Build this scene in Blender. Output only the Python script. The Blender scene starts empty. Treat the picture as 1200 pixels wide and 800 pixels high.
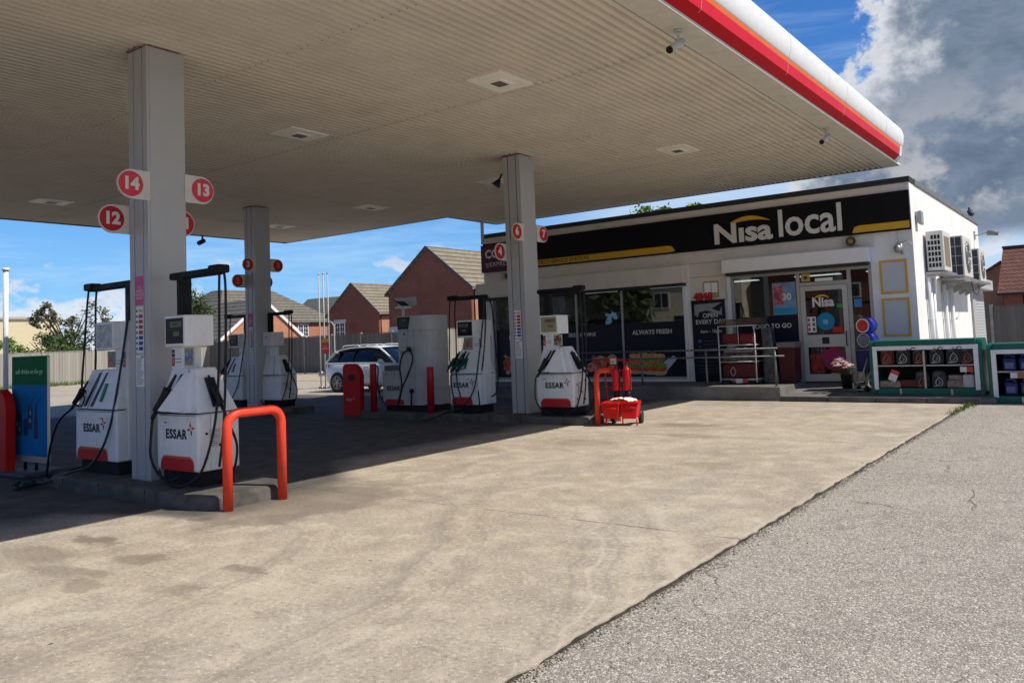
import bpy, bmesh, math, random
from mathutils import Vector, Matrix, noise
R = math.radians
random.seed(7)
scene = bpy.context.scene
C = scene.collection

# ------------------------------------------------------------------ camera
F_PX, PX_W = 953.73, 1200.0
yaw, pit, rol = R(-36.5077), R(3.7282), R(-2.3027)
fw = Vector((math.sin(yaw)*math.cos(pit), math.cos(yaw)*math.cos(pit), math.sin(pit)))
ri = Vector((math.cos(yaw), -math.sin(yaw), 0)); up = ri.cross(fw)
RI = ri*math.cos(rol) + up*math.sin(rol); UP = -ri*math.sin(rol) + up*math.cos(rol)
cd = bpy.data.cameras.new('camera'); cam = bpy.data.objects.new('camera', cd); C.objects.link(cam)
cd.sensor_width = 36; cd.lens = F_PX/PX_W*36; cd.shift_y = -(400-334.75)/PX_W
cd.clip_start = .1; cd.clip_end = 3000
cam.matrix_world = Matrix(((RI.x, UP.x, -fw.x, 0), (RI.y, UP.y, -fw.y, 0), (RI.z, UP.z, -fw.z, 1.55), (0, 0, 0, 1)))
scene.camera = cam
# ------------------------------------------------------------------ light
TOSUN = Vector((.80, .27, 1.0)).normalized()
SUN_EL = math.asin(TOSUN.z); SUN_AZ = math.atan2(TOSUN.x, TOSUN.y)
sd = bpy.data.lights.new('sun', 'SUN'); sun = bpy.data.objects.new('sun', sd); C.objects.link(sun)
sd.energy = 4.6; sd.angle = R(.5); sd.color = (1, .93, .82)
sun.rotation_euler = TOSUN.to_track_quat('Z', 'Y').to_euler(); sun.location = (0, 0, 30)
scene.view_settings.view_transform = 'Standard'; scene.view_settings.look = 'None'
scene.view_settings.exposure = .15; scene.view_settings.gamma = 1; scene.view_settings.use_curve_mapping = False
world = bpy.data.worlds.new('World'); scene.world = world; world.use_nodes = True

class NT:
    """small node-tree helper"""
    def __init__(s, nt): s.t = nt; s.n = nt.nodes; s.l = nt.links
    def new(s, k, **kw):
        o = s.n.new(k)
        for a, b in kw.items(): setattr(o, a, b)
        return o
    def lk(s, a, b): s.l.new(a, b)
    def val(s, sock, v):
        if isinstance(v, (int, float)): sock.default_value = v
        elif isinstance(v, (tuple, list)):
            v = tuple(v)
            if len(sock.default_value) == 4 and len(v) == 3: v = v+(1,)
            sock.default_value = v
        else: s.lk(v, sock)
    def m(s, op, a, b=0., c=None, clamp=False):
        o = s.new('ShaderNodeMath', operation=op); o.use_clamp = clamp
        s.val(o.inputs[0], a); s.val(o.inputs[1], b)
        if c is not None: s.val(o.inputs[2], c)
        return o.outputs[0]
    def ss(s, v, a, b, c=0., d=1.):
        o = s.new('ShaderNodeMapRange', interpolation_type='SMOOTHSTEP')
        s.val(o.inputs[0], v); o.inputs[1].default_value = a; o.inputs[2].default_value = b
        o.inputs[3].default_value = c; o.inputs[4].default_value = d
        return o.outputs[0]
    def mix(s, f, a, b, mode='MIX'):
        o = s.new('ShaderNodeMix', data_type='RGBA', blend_type=mode)
        s.val(o.inputs[0], f); s.val(o.inputs[6], a); s.val(o.inputs[7], b)
        return o.outputs[2]
    def noise(s, vec, scale, detail=4, rough=.55, dist=0.):
        o = s.new('ShaderNodeTexNoise'); s.lk(vec, o.inputs['Vector'])
        o.inputs['Scale'].default_value = scale; o.inputs['Detail'].default_value = detail
        o.inputs['Roughness'].default_value = rough; o.inputs['Distortion'].default_value = dist
        return o.outputs[0]
    def mapv(s, vec, sc=(1, 1, 1), loc=(0, 0, 0), rot=(0, 0, 0)):
        o = s.new('ShaderNodeMapping'); s.lk(vec, o.inputs[0])
        o.inputs[1].default_value = loc; o.inputs[2].default_value = rot; o.inputs[3].default_value = sc
        return o.outputs[0]

def build_world():
    g = NT(world.node_tree); g.n.clear()
    out = g.new('ShaderNodeOutputWorld'); bg = g.new('ShaderNodeBackground'); g.lk(bg.outputs[0], out.inputs[0])
    sky = g.new('ShaderNodeTexSky', sky_type='NISHITA'); sky.sun_disc = False
    sky.sun_elevation = SUN_EL; sky.sun_rotation = SUN_AZ
    sky.air_density = 1.0; sky.dust_density = .4; sky.ozone_density = 1.6
    tc = g.new('ShaderNodeTexCoord'); d = tc.outputs['Generated']
    sp = g.new('ShaderNodeSeparateXYZ'); g.lk(d, sp.inputs[0]); x, y, z = sp.outputs
    az = g.m('ARCTAN2', x, y)                    # 0 at +Y, positive towards +X
    el = g.m('ARCSINE', z)
    n1 = g.noise(d, 6.5, 12, .60, .25); n2 = g.noise(g.mapv(d, (1, 1, 1.3), (3, 1, 2)), 19., 9, .62)
    n3 = g.noise(g.mapv(d, (1, 1, 1.1), (7, 2, 5)), 5.2, 9, .62, .6); n4 = g.noise(g.mapv(d, (1, 1, 1.6), (2, 9, 1)), 11., 9, .64, .4)
    # big cumulus over the shop (azimuth -15 deg and eastwards)
    e = g.m('ADD', g.m('MULTIPLY', g.m('SUBTRACT', az, R(-14.0)), 5.),
            g.m('MULTIPLY', g.m('SUBTRACT', el, R(16.0)), -2.6))
    e = g.m('ADD', e, g.m('MULTIPLY', g.m('SUBTRACT', n1, .5), 1.35))
    e = g.m('ADD', e, g.m('MULTIPLY', g.m('SUBTRACT', n2, .5), .85))
    low = g.ss(g.m('ADD', el, g.m('MULTIPLY', g.m('SUBTRACT', n1, .5), .035)), R(4.6), R(6.0))
    east = g.ss(az, R(75), R(110), 1., 0.); west = g.ss(az, R(-60), R(-30))
    big = g.m('MULTIPLY', g.m('MULTIPLY', g.ss(e, -.02, .10), low), g.m('MULTIPLY', east, west))
    core = g.ss(g.m('ADD', e, g.m('MULTIPLY', g.m('SUBTRACT', n4, .5), .55)), .04, .40)
    lowb = g.ss(el, R(17), R(8)); lo2 = g.ss(el, R(5.5), R(7.5))
    bill = g.ss(g.m('ADD', g.m('ADD', n3, g.m('MULTIPLY', g.m('SUBTRACT', n2, .5), .75)), g.m('MULTIPLY', lowb, .05)), .48, .66)
    bb = g.m('MULTIPLY', bill, g.m('ADD', .05, g.m('MULTIPLY', g.m('MULTIPLY', lowb, lo2), .70)))
    slate = g.mix(g.ss(n4, .34, .66), (1.35, 1.95, 2.85), (2.35, 2.95, 3.95))
    ccol = g.mix(core, (7.6, 7.9, 8.3), slate)
    ccol = g.mix(bb, ccol, (6.3, 6.3, 6.5))
    # small cumulus row near the horizon
    f1 = g.noise(g.mapv(d, (1, 1, 1.7), (1.3, 4., .2)), 8.5, 10, .6)
    hmp = g.m('MULTIPLY', g.m('ABSOLUTE', g.m('SUBTRACT', el, R(2.2))), 1.35)
    cum = g.m('MULTIPLY', g.ss(g.m('SUBTRACT', f1, hmp), .425, .50), g.ss(el, R(-1), R(.5)))
    cum = g.m('MULTIPLY', cum, g.ss(el, R(9), R(5)))
    csh = g.mix(g.ss(f1, .46, .62), (9.2, 9.5, 9.9), (6.3, 7.2, 8.6))
    # thin wisps on the left, pale veil low over the shop
    w = g.noise(g.mapv(d, (1.2, 1.2, 8.5), (2, 1, 0)), 3.2, 9, .64, .5)
    wisp = g.m('MULTIPLY', g.m('MULTIPLY', g.ss(w, .42, .70), .50), g.m('SUBTRACT', 1., g.ss(el, R(12), R(32))))
    veil = g.m('MULTIPLY', g.m('MULTIPLY', g.ss(az, R(-37), R(-26)), g.ss(el, R(15), R(9))), .62)
    hz = g.ss(el, R(17), R(-2), 0., .62)
    tint = g.mix(1., sky.outputs[0], (.40, .84, 1.42), 'MULTIPLY')
    col = g.mix(hz, tint, (3.5, 7.0, 11.3))
    col = g.mix(wisp, col, (5.6, 8.0, 10.6))
    col = g.mix(veil, col, (7.0, 8.2, 9.6))
    col = g.mix(g.m('MULTIPLY', cum, .88), col, csh)
    col = g.mix(big, col, ccol)
    g.lk(col, bg.inputs[0]); bg.inputs[1].default_value = .085
build_world()

# ------------------------------------------------------------------ materials
MATS = {}
def mat(name, col, rough=.6, metal=0., var=0., vscale=6., bump=0., bscale=60., dirt=0., dcol=(.08, .07, .06), spec=.32, coat=0., streak=0.):
    if name in MATS: return MATS[name]
    m = bpy.data.materials.new(name); m.use_nodes = True; g = NT(m.node_tree)
    b = g.n['Principled BSDF']; b.inputs['Roughness'].default_value = rough; b.inputs['Metallic'].default_value = metal
    b.inputs['Specular IOR Level'].default_value = spec; b.inputs['Coat Weight'].default_value = coat
    tc = g.new('ShaderNodeTexCoord'); v = tc.outputs['Object']
    c = col
    if var:
        n = g.noise(v, vscale, 6, .6)
        c = g.mix(g.ss(n, .3, .7), tuple(k*(1-var) for k in col), tuple(min(1, k*(1+var)) for k in col))
    if dirt:
        n = g.noise(v, vscale*.6, 8, .65, .4)
        c = g.mix(g.m('MULTIPLY', g.ss(n, .52, .75), dirt), c if not isinstance(c, tuple) else c, dcol)
        g.lk(g.ss(n, .4, .75, rough, min(1, rough+.25)), b.inputs['Roughness'])
    if streak:
        n = g.noise(g.mapv(v, (9, 9, .6)), 1.5, 6, .6)
        c = g.mix(g.m('MULTIPLY', g.ss(n, .5, .8), streak), c, dcol)
    g.val(b.inputs['Base Color'], c)
    if bump:
        n = g.noise(v, bscale, 5, .6); bp = g.new('ShaderNodeBump'); bp.inputs['Strength'].default_value = bump
        bp.inputs['Distance'].default_value = .02; g.lk(n, bp.inputs['Height']); g.lk(bp.outputs[0], b.inputs['Normal'])
    MATS[name] = m; return m

WHITE = mat('pump_white_paint', (.84, .84, .83), .40, var=.04, dirt=.40, dcol=(.40, .37, .33), streak=.22)
WHITE2 = mat('clean_white_plastic', (.78, .78, .76), .4, var=.03)
PLATE = mat('sign_plate_white', (.62, .60, .56), .45, var=.04)
BLACK = mat('black_rubber', (.012, .012, .013), .5)
BLACKM = mat('black_paint', (.010, .010, .011), .5, dirt=.2, dcol=(.03, .028, .026), spec=.2)
PLINTH = mat('plinth_black', (.012, .012, .013), .7, dirt=.3, dcol=(.03, .028, .025))
REDP = mat('red_panel', (.52, .02, .02), .4, var=.08)
REDB = mat('bin_red_plastic', (.58, .010, .008), .5, var=.06, spec=.2)
ORRED = mat('hoop_red_paint', (.80, .062, .028), .38, var=.06, vscale=9, dirt=.55, dcol=(.42, .07, .045))
EXTRED = mat('extinguisher_red', (.62, .01, .012), .28)
GREY = mat('column_grey_cladding', (.455, .455, .46), .42, metal=.15, var=.025, vscale=2)
GROOVE = mat('column_groove_dark', (.03, .03, .035), .6)
SOFFIT = mat('soffit_ribbed_metal', (.72, .655, .56), .65, var=.05, vscale=1.2, dirt=.25, dcol=(.42, .37, .31))
SOFTRIM = mat('soffit_trim', (.62, .60, .53), .55, var=.06, dirt=.3, dcol=(.25, .23, .2))
FASW = mat('fascia_white', (.80, .81, .82), .3, var=.03, dirt=.15, dcol=(.55, .54, .50))
FASR = mat('fascia_shaded_red', (.50, .002, .006), .45, spec=.12, var=.05)  # undercut red, its shade put into a darker colour
FASP = mat('fascia_sunlit_red', (.66, .018, .045), .40, spec=.15, var=.05)  # same red as the undercut, lightened for the sunlit band
FASO = mat('fascia_orange', (.74, .16, .045), .40, spec=.15, var=.05)
WALL = mat('shop_white_render', (.80, .79, .77), .75, var=.07, vscale=1.5, bump=.3, bscale=40, dirt=.30, dcol=(.58, .54, .48), streak=.30)
CREAMW = mat('shop_cream_panel', (.72, .65, .57), .7, var=.05, vscale=2, dirt=.25, dcol=(.36, .32, .28))
TRIMK = mat('roof_trim_dark', (.03, .032, .036), .5)
TRIMG = mat('roof_trim_grey', (.16, .165, .17), .5, var=.1)
NAVY = mat('sign_black_navy', (.006, .006, .008), .5, spec=.15)
YEL = mat('sign_yellow', (.66, .37, .02), .45, var=.05)
LETW = mat('lettering_white', (.66, .64, .60), .5)
LETD = mat('lettering_dark', (.02, .02, .03), .5)
LETBR = mat('lettering_brown', (.10, .06, .02), .5)
ALU = mat('aluminium_frame', (.42, .41, .38), .4, metal=.3, var=.05)
GALV = mat('galvanised_steel', (.38, .38, .38), .4, metal=.7, var=.12, vscale=12)
MAROON = mat('sign_maroon', (.095, .008, .025), .4)
LBAND = mat('window_navy_band', (.007, .009, .024), .35)
KERB = mat('island_kerb_concrete', (.11, .103, .093), .9, var=.3, vscale=3, bump=.5, bscale=45, dirt=.92, dcol=(.028, .027, .025))
STEPC = mat('step_concrete', (.16, .155, .145), .85, var=.2, vscale=2.5, bump=.4, bscale=40, dirt=.55, dcol=(.06, .057, .05))
GREENC = mat('cage_green', (.005, .115, .075), .38, var=.08)
DARKIN = mat('cage_dark_inside', (.012, .012, .014), .7)
TILEG = None
MAG = mat('magenta_sticker', (.62, .08, .27), .5)
PAPER = mat('paper_notice', (.86, .84, .80), .7)
PINKN = mat('number_disc_pink', (.62, .045, .085), .38)
REDN = mat('number_disc_red', (.46, .012, .022), .38)
ORNUM = mat('number_orange', (.80, .17, .05), .5)
SILV = mat('silver_trim', (.55, .55, .53), .35, metal=.5)
DISPK = mat('display_black', (.006, .006, .007), .35, spec=.2)
LCD = mat('lcd_pane', (.14, .145, .09), .5)
LCDY = mat('lcd_yellow', (.36, .32, .19), .4, var=.08, vscale=20)
TREEBARK = mat('bark', (.09, .07, .05), .9, var=.3, bump=.6, bscale=30)

def glassmat(name, tint=(.42, .46, .46), mixf=.12):
    m = bpy.data.materials.new(name); m.use_nodes = True; g = NT(m.node_tree); g.n.clear()
    o = g.new('ShaderNodeOutputMaterial'); t = g.new('ShaderNodeBsdfTransparent'); t.inputs[0].default_value = tint+(1,)
    gl = g.new('ShaderNodeBsdfGlossy'); gl.inputs['Roughness'].default_value = .012; gl.inputs[0].default_value = (.95, .97, 1, 1)
    fr = g.new('ShaderNodeFresnel'); fr.inputs[0].default_value = 1.6
    f = g.m('ADD', fr.outputs[0], mixf, clamp=True)
    mx = g.new('ShaderNodeMixShader'); g.lk(f, mx.inputs[0]); g.lk(t.outputs[0], mx.inputs[1]); g.lk(gl.outputs[0], mx.inputs[2])
    g.lk(mx.outputs[0], o.inputs[0]); return m
GLASS = glassmat('shop_window_glass', (.46, .49, .49), .04)
CARGLASS = mat('car_glass', (.006, .012, .024), .08, spec=.5)
LAMP = bpy.data.materials.new('shop_ceiling_lamp'); LAMP.use_nodes = True
_b = LAMP.node_tree.nodes['Principled BSDF']; _b.inputs['Emission Color'].default_value = (.95, .97, 1, 1); _b.inputs['Emission Strength'].default_value = 2.2

def collage(name, cols, scale=9., rough=.5, sc=(1, 1, 1), jitter=.35):
    """a printed picture: cells of the given colours, warped by noise"""
    m = bpy.data.materials.new(name); m.use_nodes = True; g = NT(m.node_tree); b = g.n['Principled BSDF']
    b.inputs['Roughness'].default_value = rough
    tc = g.new('ShaderNodeTexCoord'); v = g.mapv(tc.outputs['Object'], sc)
    w = g.new('ShaderNodeTexNoise'); g.lk(v, w.inputs[0]); w.inputs['Scale'].default_value = scale*1.3; w.inputs['Detail'].default_value = 3
    vm = g.new('ShaderNodeVectorMath', operation='MULTIPLY_ADD'); g.lk(w.outputs['Color'], vm.inputs[0])
    vm.inputs[1].default_value = (jitter,)*3; g.lk(v, vm.inputs[2])
    vo = g.new('ShaderNodeTexVoronoi'); g.lk(vm.outputs[0], vo.inputs['Vector']); vo.inputs['Scale'].default_value = scale
    sp = g.new('ShaderNodeSeparateColor'); g.lk(vo.outputs['Color'], sp.inputs[0])
    cr = g.new('ShaderNodeValToRGB'); cr.color_ramp.interpolation = 'CONSTANT'; g.lk(sp.outputs[0], cr.inputs[0])
    while len(cr.color_ramp.elements) < len(cols): cr.color_ramp.elements.new(.5)
    for i, c in enumerate(cols):
        cr.color_ramp.elements[i].position = i/len(cols); cr.color_ramp.elements[i].color = c+(1,)
    g.lk(cr.outputs[0], b.inputs['Base Color']); return m
POSTER = collage('poster_print', [(.10, .16, .40), (.45, .40, .35), (.05, .05, .08), (.50, .05, .05), (.20, .30, .12), (.35, .22, .12)], 11)
MEALPRINT = collage('food_print', [(.40, .30, .05), (.08, .16, .03), (.30, .05, .03), (.04, .03, .03), (.45, .38, .25)], 12)
GOODS = collage('shop_goods', [(.25, .03, .03), (.03, .06, .22), (.28, .22, .05), (.05, .14, .06), (.30, .29, .27), (.02, .02, .03), (.02, .02, .02)], 7, sc=(1, 1, 1.6))
MAGS = collage('magazine_rack_print', [(.05, .05, .06), (.16, .05, .05), (.03, .03, .035), (.12, .12, .13), (.02, .02, .03)], 16)

def ground_concrete():
    m = bpy.data.materials.new('forecourt_concrete'); m.use_nodes = True; g = NT(m.node_tree); b = g.n['Principled BSDF']
    geo = g.new('ShaderNodeNewGeometry'); p = geo.outputs['Position']
    sp = g.new('ShaderNodeSeparateXYZ'); g.lk(p, sp.inputs[0]); x, y, z = sp.outputs
    n1 = g.noise(p, .55, 7, .62, .4); n2 = g.noise(p, 3.1, 8, .62); n3 = g.noise(p, 30., 3, .7); n3b = g.noise(p, 75., 3, .7)
    n4 = g.noise(g.mapv(p, (.9, .22, 1), (5, 3, 0)), 1.7, 7, .6, .6)
    n5 = g.noise(g.mapv(p, (1, 1, 1), (11, 3, 0)), 1.25, 9, .68, .8)
    c = g.mix(g.ss(n1, .32, .68), (.350, .295, .230), (.445, .386, .302))
    c = g.mix(g.m('MULTIPLY', g.ss(n2, .48, .66), .60), c, (.55, .485, .375))
    c = g.mix(g.m('MULTIPLY', g.ss(n2, .48, .30), .45), c, (.245, .205, .165))
    c = g.mix(g.m('MULTIPLY', g.ss(n4, .50, .66), .38), c, (.27, .25, .225))
    c = g.mix(g.m('MULTIPLY', g.ss(n5, .56, .64), .42), c, (.60, .54, .43))
    c = g.mix(g.m('MULTIPLY', g.ss(n5, .42, .36), .36), c, (.24, .205, .17))
    # speckle of the fine aggregate
    c = g.mix(g.m('MULTIPLY', g.ss(n3, .55, .66), .50), c, (.70, .64, .53))
    c = g.mix(g.m('MULTIPLY', g.ss(n3, .45, .34), .48), c, (.15, .125, .10))
    c = g.mix(g.m('MULTIPLY', g.ss(n3b, .58, .70), .55), c, (.78, .73, .62))
    c = g.mix(g.m('MULTIPLY', g.ss(n3b, .42, .32), .50), c, (.12, .10, .08))
    # oil and water marks where cars stop
    nb = g.noise(p, 5., 6, .65); mk = None
    for (ax, ay, ra, rb, st) in ((-7.07, 3.47, .34, .075, .75), (-6.07, 3.32, .24, .11, .55), (-5.06, 3.56, .20, .07, .6), (-6.94, 4.40, .13, .06, .8), (-5.78, 2.75, .22, .09, .5), (-6.38, 2.82, .42, .10, .4), (-7.0, 2.97, .5, .12, .4), (-6.06, 2.94, .26, .08, .5), (-5.07, 2.98, .25, .08, .35),
                                 (-5.9, 12.7, .6, .25, .5), (-5.2, 11.4, .45, .2, .45), (-6.4, 10.2, .5, .25, .4), (-3.9, 9.0, .4, .2, .3), (-7.4, 8.9, .5, .35, .4)):
        u = g.m('DIVIDE', g.m('ADD', g.m('SUBTRACT', x, ax), g.m('MULTIPLY', g.m('SUBTRACT', nb, .5), .75)), ra); v_ = g.m('DIVIDE', g.m('ADD', g.m('SUBTRACT', y, ay), g.m('MULTIPLY', g.m('SUBTRACT', n2, .5), .45)), rb*1.3)
        q = g.ss(g.m('ADD', g.m('MULTIPLY', u, u), g.m('MULTIPLY', v_, v_)), 1.35, .35, 0, st); mk = q if mk is None else g.m('MAXIMUM', mk, q)
    c = g.mix(mk, c, (.17, .135, .10))
    vs = g.new('ShaderNodeTexVoronoi', feature='F1'); g.lk(p, vs.inputs['Vector']); vs.inputs['Scale'].default_value = 2.1
    sc_ = g.new('ShaderNodeSeparateColor'); g.lk(vs.outputs['Color'], sc_.inputs[0])
    dots = g.m('MULTIPLY', g.ss(vs.outputs['Distance'], .045, .025), g.ss(sc_.outputs[0], .6, .7))
    c = g.mix(g.m('MULTIPLY', dots, .85), c, (.04, .033, .03))
    # tyre sweeps: arcs round a far centre
    dx = g.m('SUBTRACT', x, -9.2); dy = g.m('SUBTRACT', y, 1.5)
    rr = g.m('SQRT', g.m('ADD', g.m('MULTIPLY', dx, dx), g.m('MULTIPLY', dy, dy)))
    wob = g.m('ADD', rr, g.m('MULTIPLY', g.noise(p, .7, 3), .9))
    arcs = g.noise(g.comb(wob), 3.6, 5, .6)
    am = g.m('MULTIPLY', g.m('MULTIPLY', g.ss(y, 8.5, 5.0), g.ss(x, -7.5, -5.2)), .42)
    c = g.mix(g.m('MULTIPLY', g.ss(arcs, .54, .64), am), c, (.22, .19, .165))
    c = g.mix(g.m('MULTIPLY', g.ss(arcs, .46, .36), am), c, (.58, .52, .41))
    c = g.mix(g.ss(g.m('ADD', x, g.m('MULTIPLY', n2, .05)), -2.383, -2.362, 0, .3), c, (.60, .54, .43))
    # seams between the slabs
    def seam(coord, at, wd):
        q = g.m('ABSOLUTE', g.m('ADD', g.m('SUBTRACT', coord, at), g.m('MULTIPLY', g.m('SUBTRACT', g.noise(p, 2.2, 4), .5), .035)))
        return g.ss(q, wd, wd*.35)
    s = seam(y, 5.92, .016)
    for a in (11.4, 16.2): s = g.m('MAXIMUM', s, seam(y, a, .02))
    s = g.m('MAXIMUM', s, seam(y, -1.2, .02))
    s = g.m('MULTIPLY', s, g.ss(n5, .38, .58, .10, .85))
    c = g.mix(s, c, (.11, .095, .08))
    # canopy shade deepened in the paving colour, joined by oil near the islands
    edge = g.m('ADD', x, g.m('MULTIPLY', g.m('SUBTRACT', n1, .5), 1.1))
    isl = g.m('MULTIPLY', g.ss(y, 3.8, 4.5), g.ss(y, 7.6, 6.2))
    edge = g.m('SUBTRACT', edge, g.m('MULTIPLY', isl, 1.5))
    shade_oil = g.m('MULTIPLY', g.ss(edge, -8.1, -8.9), g.ss(x, -22.6, -21.6))
    shade_oil = g.m('MULTIPLY', shade_oil, g.ss(y, 18.2, 17.0))
    c = g.mix(g.m('MULTIPLY', shade_oil, .93), c, g.mix(g.ss(n2, .3, .7), (.045, .043, .042), (.095, .090, .086)))
    # spill by the end of the nearest island and by the hoop
    sx = g.m('ADD', x, 6.6); sy = g.m('SUBTRACT', y, 5.4)
    q = g.m('ADD', g.m('MULTIPLY', g.m('MULTIPLY', sx, sx), 1.6), g.m('MULTIPLY', g.m('MULTIPLY', sy, sy), .55))
    q = g.m('ADD', q, g.m('MULTIPLY', g.m('SUBTRACT', n2, .5), 1.6))
    c = g.mix(g.ss(q, 1.1, .35, 0, .62), c, (.15, .125, .10))
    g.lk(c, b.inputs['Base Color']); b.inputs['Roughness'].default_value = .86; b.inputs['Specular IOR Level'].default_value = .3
    h = g.m('ADD', g.m('MULTIPLY', n3, .5), g.m('ADD', g.m('MULTIPLY', g.noise(p, 120., 3), .5), g.m('MULTIPLY', s, -1.2)))
    bp = g.new('ShaderNodeBump'); bp.inputs['Strength'].default_value = .45; bp.inputs['Distance'].default_value = .012
    g.lk(h, bp.inputs['Height']); g.lk(bp.outputs[0], b.inputs['Normal']); return m

def ground_asphalt():
    m = bpy.data.materials.new('worn_asphalt'); m.use_nodes = True; g = NT(m.node_tree); b = g.n['Principled BSDF']
    geo = g.new('ShaderNodeNewGeometry'); p = geo.outputs['Position']
    n1 = g.noise(p, .5, 6, .6, .4); n2 = g.noise(p, 46., 4, .72); n3 = g.noise(p, 4., 6, .6)
    vo = g.new('ShaderNodeTexVoronoi', feature='F1'); g.lk(p, vo.inputs['Vector']); vo.inputs['Scale'].default_value = 92.
    sc = g.new('ShaderNodeSeparateColor'); g.lk(vo.outputs['Color'], sc.inputs[0])
    c = g.mix(g.ss(n1, .3, .7), (.285, .262, .225), (.365, .335, .290))
    c = g.mix(g.m('MULTIPLY', g.ss(n3, .48, .68), .5), c, (.22, .205, .18))
    c = g.mix(g.ss(sc.outputs[0], .62, .9, 0, .8), c, (.66, .61, .53))
    c = g.mix(g.ss(sc.outputs[1], .78, .97, 0, .62), c, (.10, .09, .08))
    c = g.mix(g.ss(n2, .42, .28, 0, .5), c, (.12, .11, .095))
    w = g.new('ShaderNodeTexVoronoi', feature='DISTANCE_TO_EDGE'); 
    nn = g.new('ShaderNodeTexNoise'); g.lk(p, nn.inputs[0]); nn.inputs['Scale'].default_value = 1.6; nn.inputs['Detail'].default_value = 6
    vm = g.new('ShaderNodeVectorMath', operation='MULTIPLY_ADD'); g.lk(nn.outputs['Color'], vm.inputs[0]); vm.inputs[1].default_value = (1.1, 1.1, 0); g.lk(p, vm.inputs[2])
    g.lk(vm.outputs[0], w.inputs['Vector']); w.inputs['Scale'].default_value = .42
    cr = g.m('MULTIPLY', g.ss(w.outputs['Distance'], .0065, .0015), g.ss(n1, .50, .60))
    c = g.mix(g.m('MULTIPLY', cr, .6), c, (.09, .08, .07))
    g.lk(c, b.inputs['Base Color']); b.inputs['Roughness'].default_value = .9; b.inputs['Specular IOR Level'].default_value = .25
    h = g.m('ADD', g.m('MULTIPLY', vo.outputs['Distance'], -1.3), g.m('SUBTRACT', n2, g.m('MULTIPLY', cr, 1.5)))
    bp = g.new('ShaderNodeBump'); bp.inputs['Strength'].default_value = .5; bp.inputs['Distance'].default_value = .012
    g.lk(h, bp.inputs['Height']); g.lk(bp.outputs[0], b.inputs['Normal']); return m

def comb(self, v):
    o = self.new('ShaderNodeCombineXYZ'); self.val(o.inputs[0], v); return o.outputs[0]
NT.comb = comb

def brickmat(name, c1, c2, mortar, vary=.5):
    m = bpy.data.materials.new(name); m.use_nodes = True; g = NT(m.node_tree); b = g.n['Principled BSDF']
    geo = g.new('ShaderNodeNewGeometry'); sp = g.new('ShaderNodeSeparateXYZ'); g.lk(geo.outputs['Position'], sp.inputs[0])
    cx = g.new('ShaderNodeCombineXYZ'); g.lk(g.m('ADD', sp.outputs[0], sp.outputs[1]), cx.inputs[0]); g.lk(sp.outputs[2], cx.inputs[1])
    bk = g.new('ShaderNodeTexBrick'); g.lk(cx.outputs[0], bk.inputs[0]); bk.inputs['Scale'].default_value = 1.
    bk.inputs['Brick Width'].default_value = .225; bk.inputs['Row Height'].default_value = .075; bk.inputs['Mortar Size'].default_value = .008
    bk.inputs['Color1'].default_value = c1+(1,); bk.inputs['Color2'].default_value = c2+(1,); bk.inputs['Mortar'].default_value = mortar+(1,)
    n = g.noise(geo.outputs['Position'], .7, 6, .6)
    c = g.mix(g.ss(n, .35, .7, 0, .4), bk.outputs[0], tuple(k*.6 for k in c1))
    g.lk(c, b.inputs['Base Color']); b.inputs['Roughness'].default_value = .85; return m
BRICK = brickmat('red_brick', (.215, .055, .028), (.28, .08, .042), (.17, .11, .08))
BRICKO = brickmat('orange_brick', (.44, .15, .075), (.52, .21, .12), (.40, .30, .22))

def tilemat(name, c1, c2, row=.33, axis='slope', bumpy=0.):
    m = bpy.data.materials.new(name); m.use_nodes = True; g = NT(m.node_tree); b = g.n['Principled BSDF']
    geo = g.new('ShaderNodeNewGeometry'); sp = g.new('ShaderNodeSeparateXYZ'); g.lk(geo.outputs['Position'], sp.inputs[0])
    z = sp.outputs[2]; h = g.m('ADD', sp.outputs[0], sp.outputs[1])
    fr = g.m('FRACT', g.m('DIVIDE', z, row)); r = g.m('FLOOR', g.m('DIVIDE', z, row))
    cx = g.new('ShaderNodeCombineXYZ'); g.lk(g.m('FLOOR', g.m('DIVIDE', h, .3)), cx.inputs[0]); g.lk(r, cx.inputs[1])
    wn = g.new('ShaderNodeTexWhiteNoise'); g.lk(cx.outputs[0], wn.inputs['Vector'])
    c = g.mix(g.m('MULTIPLY', wn.outputs['Value'], .8), c1, c2)
    n = g.noise(geo.outputs['Position'], .8, 6, .6); c = g.mix(g.ss(n, .4, .7, 0, .35), c, tuple(k*.6 for k in c1))
    c = g.mix(g.ss(fr, .26, .14), c, tuple(k*.20 for k in c1))
    if bumpy:
        fh = g.m('FRACT', g.m('DIVIDE', h, .30)); c = g.mix(g.ss(g.m('ABSOLUTE', g.m('SUBTRACT', fh, .5)), .3, .48, 0, bumpy), c, tuple(k*.25 for k in c1))
    g.lk(c, b.inputs['Base Color']); b.inputs['Roughness'].default_value = .85
    bp = g.new('ShaderNodeBump'); bp.inputs['Distance'].default_value = .04; g.lk(fr, bp.inputs['Height']); g.lk(bp.outputs[0], b.inputs['Normal'])
    return m
ROOFA = tilemat('brown_grey_roof_tiles', (.21, .18, .125), (.28, .24, .17), .34)
ROOFB = tilemat('grey_roof_tiles', (.15, .135, .108), (.20, .18, .145), .34)
PANTILE = tilemat('red_pantiles', (.17, .06, .035), (.26, .11, .07), .26, bumpy=.85)

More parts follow.
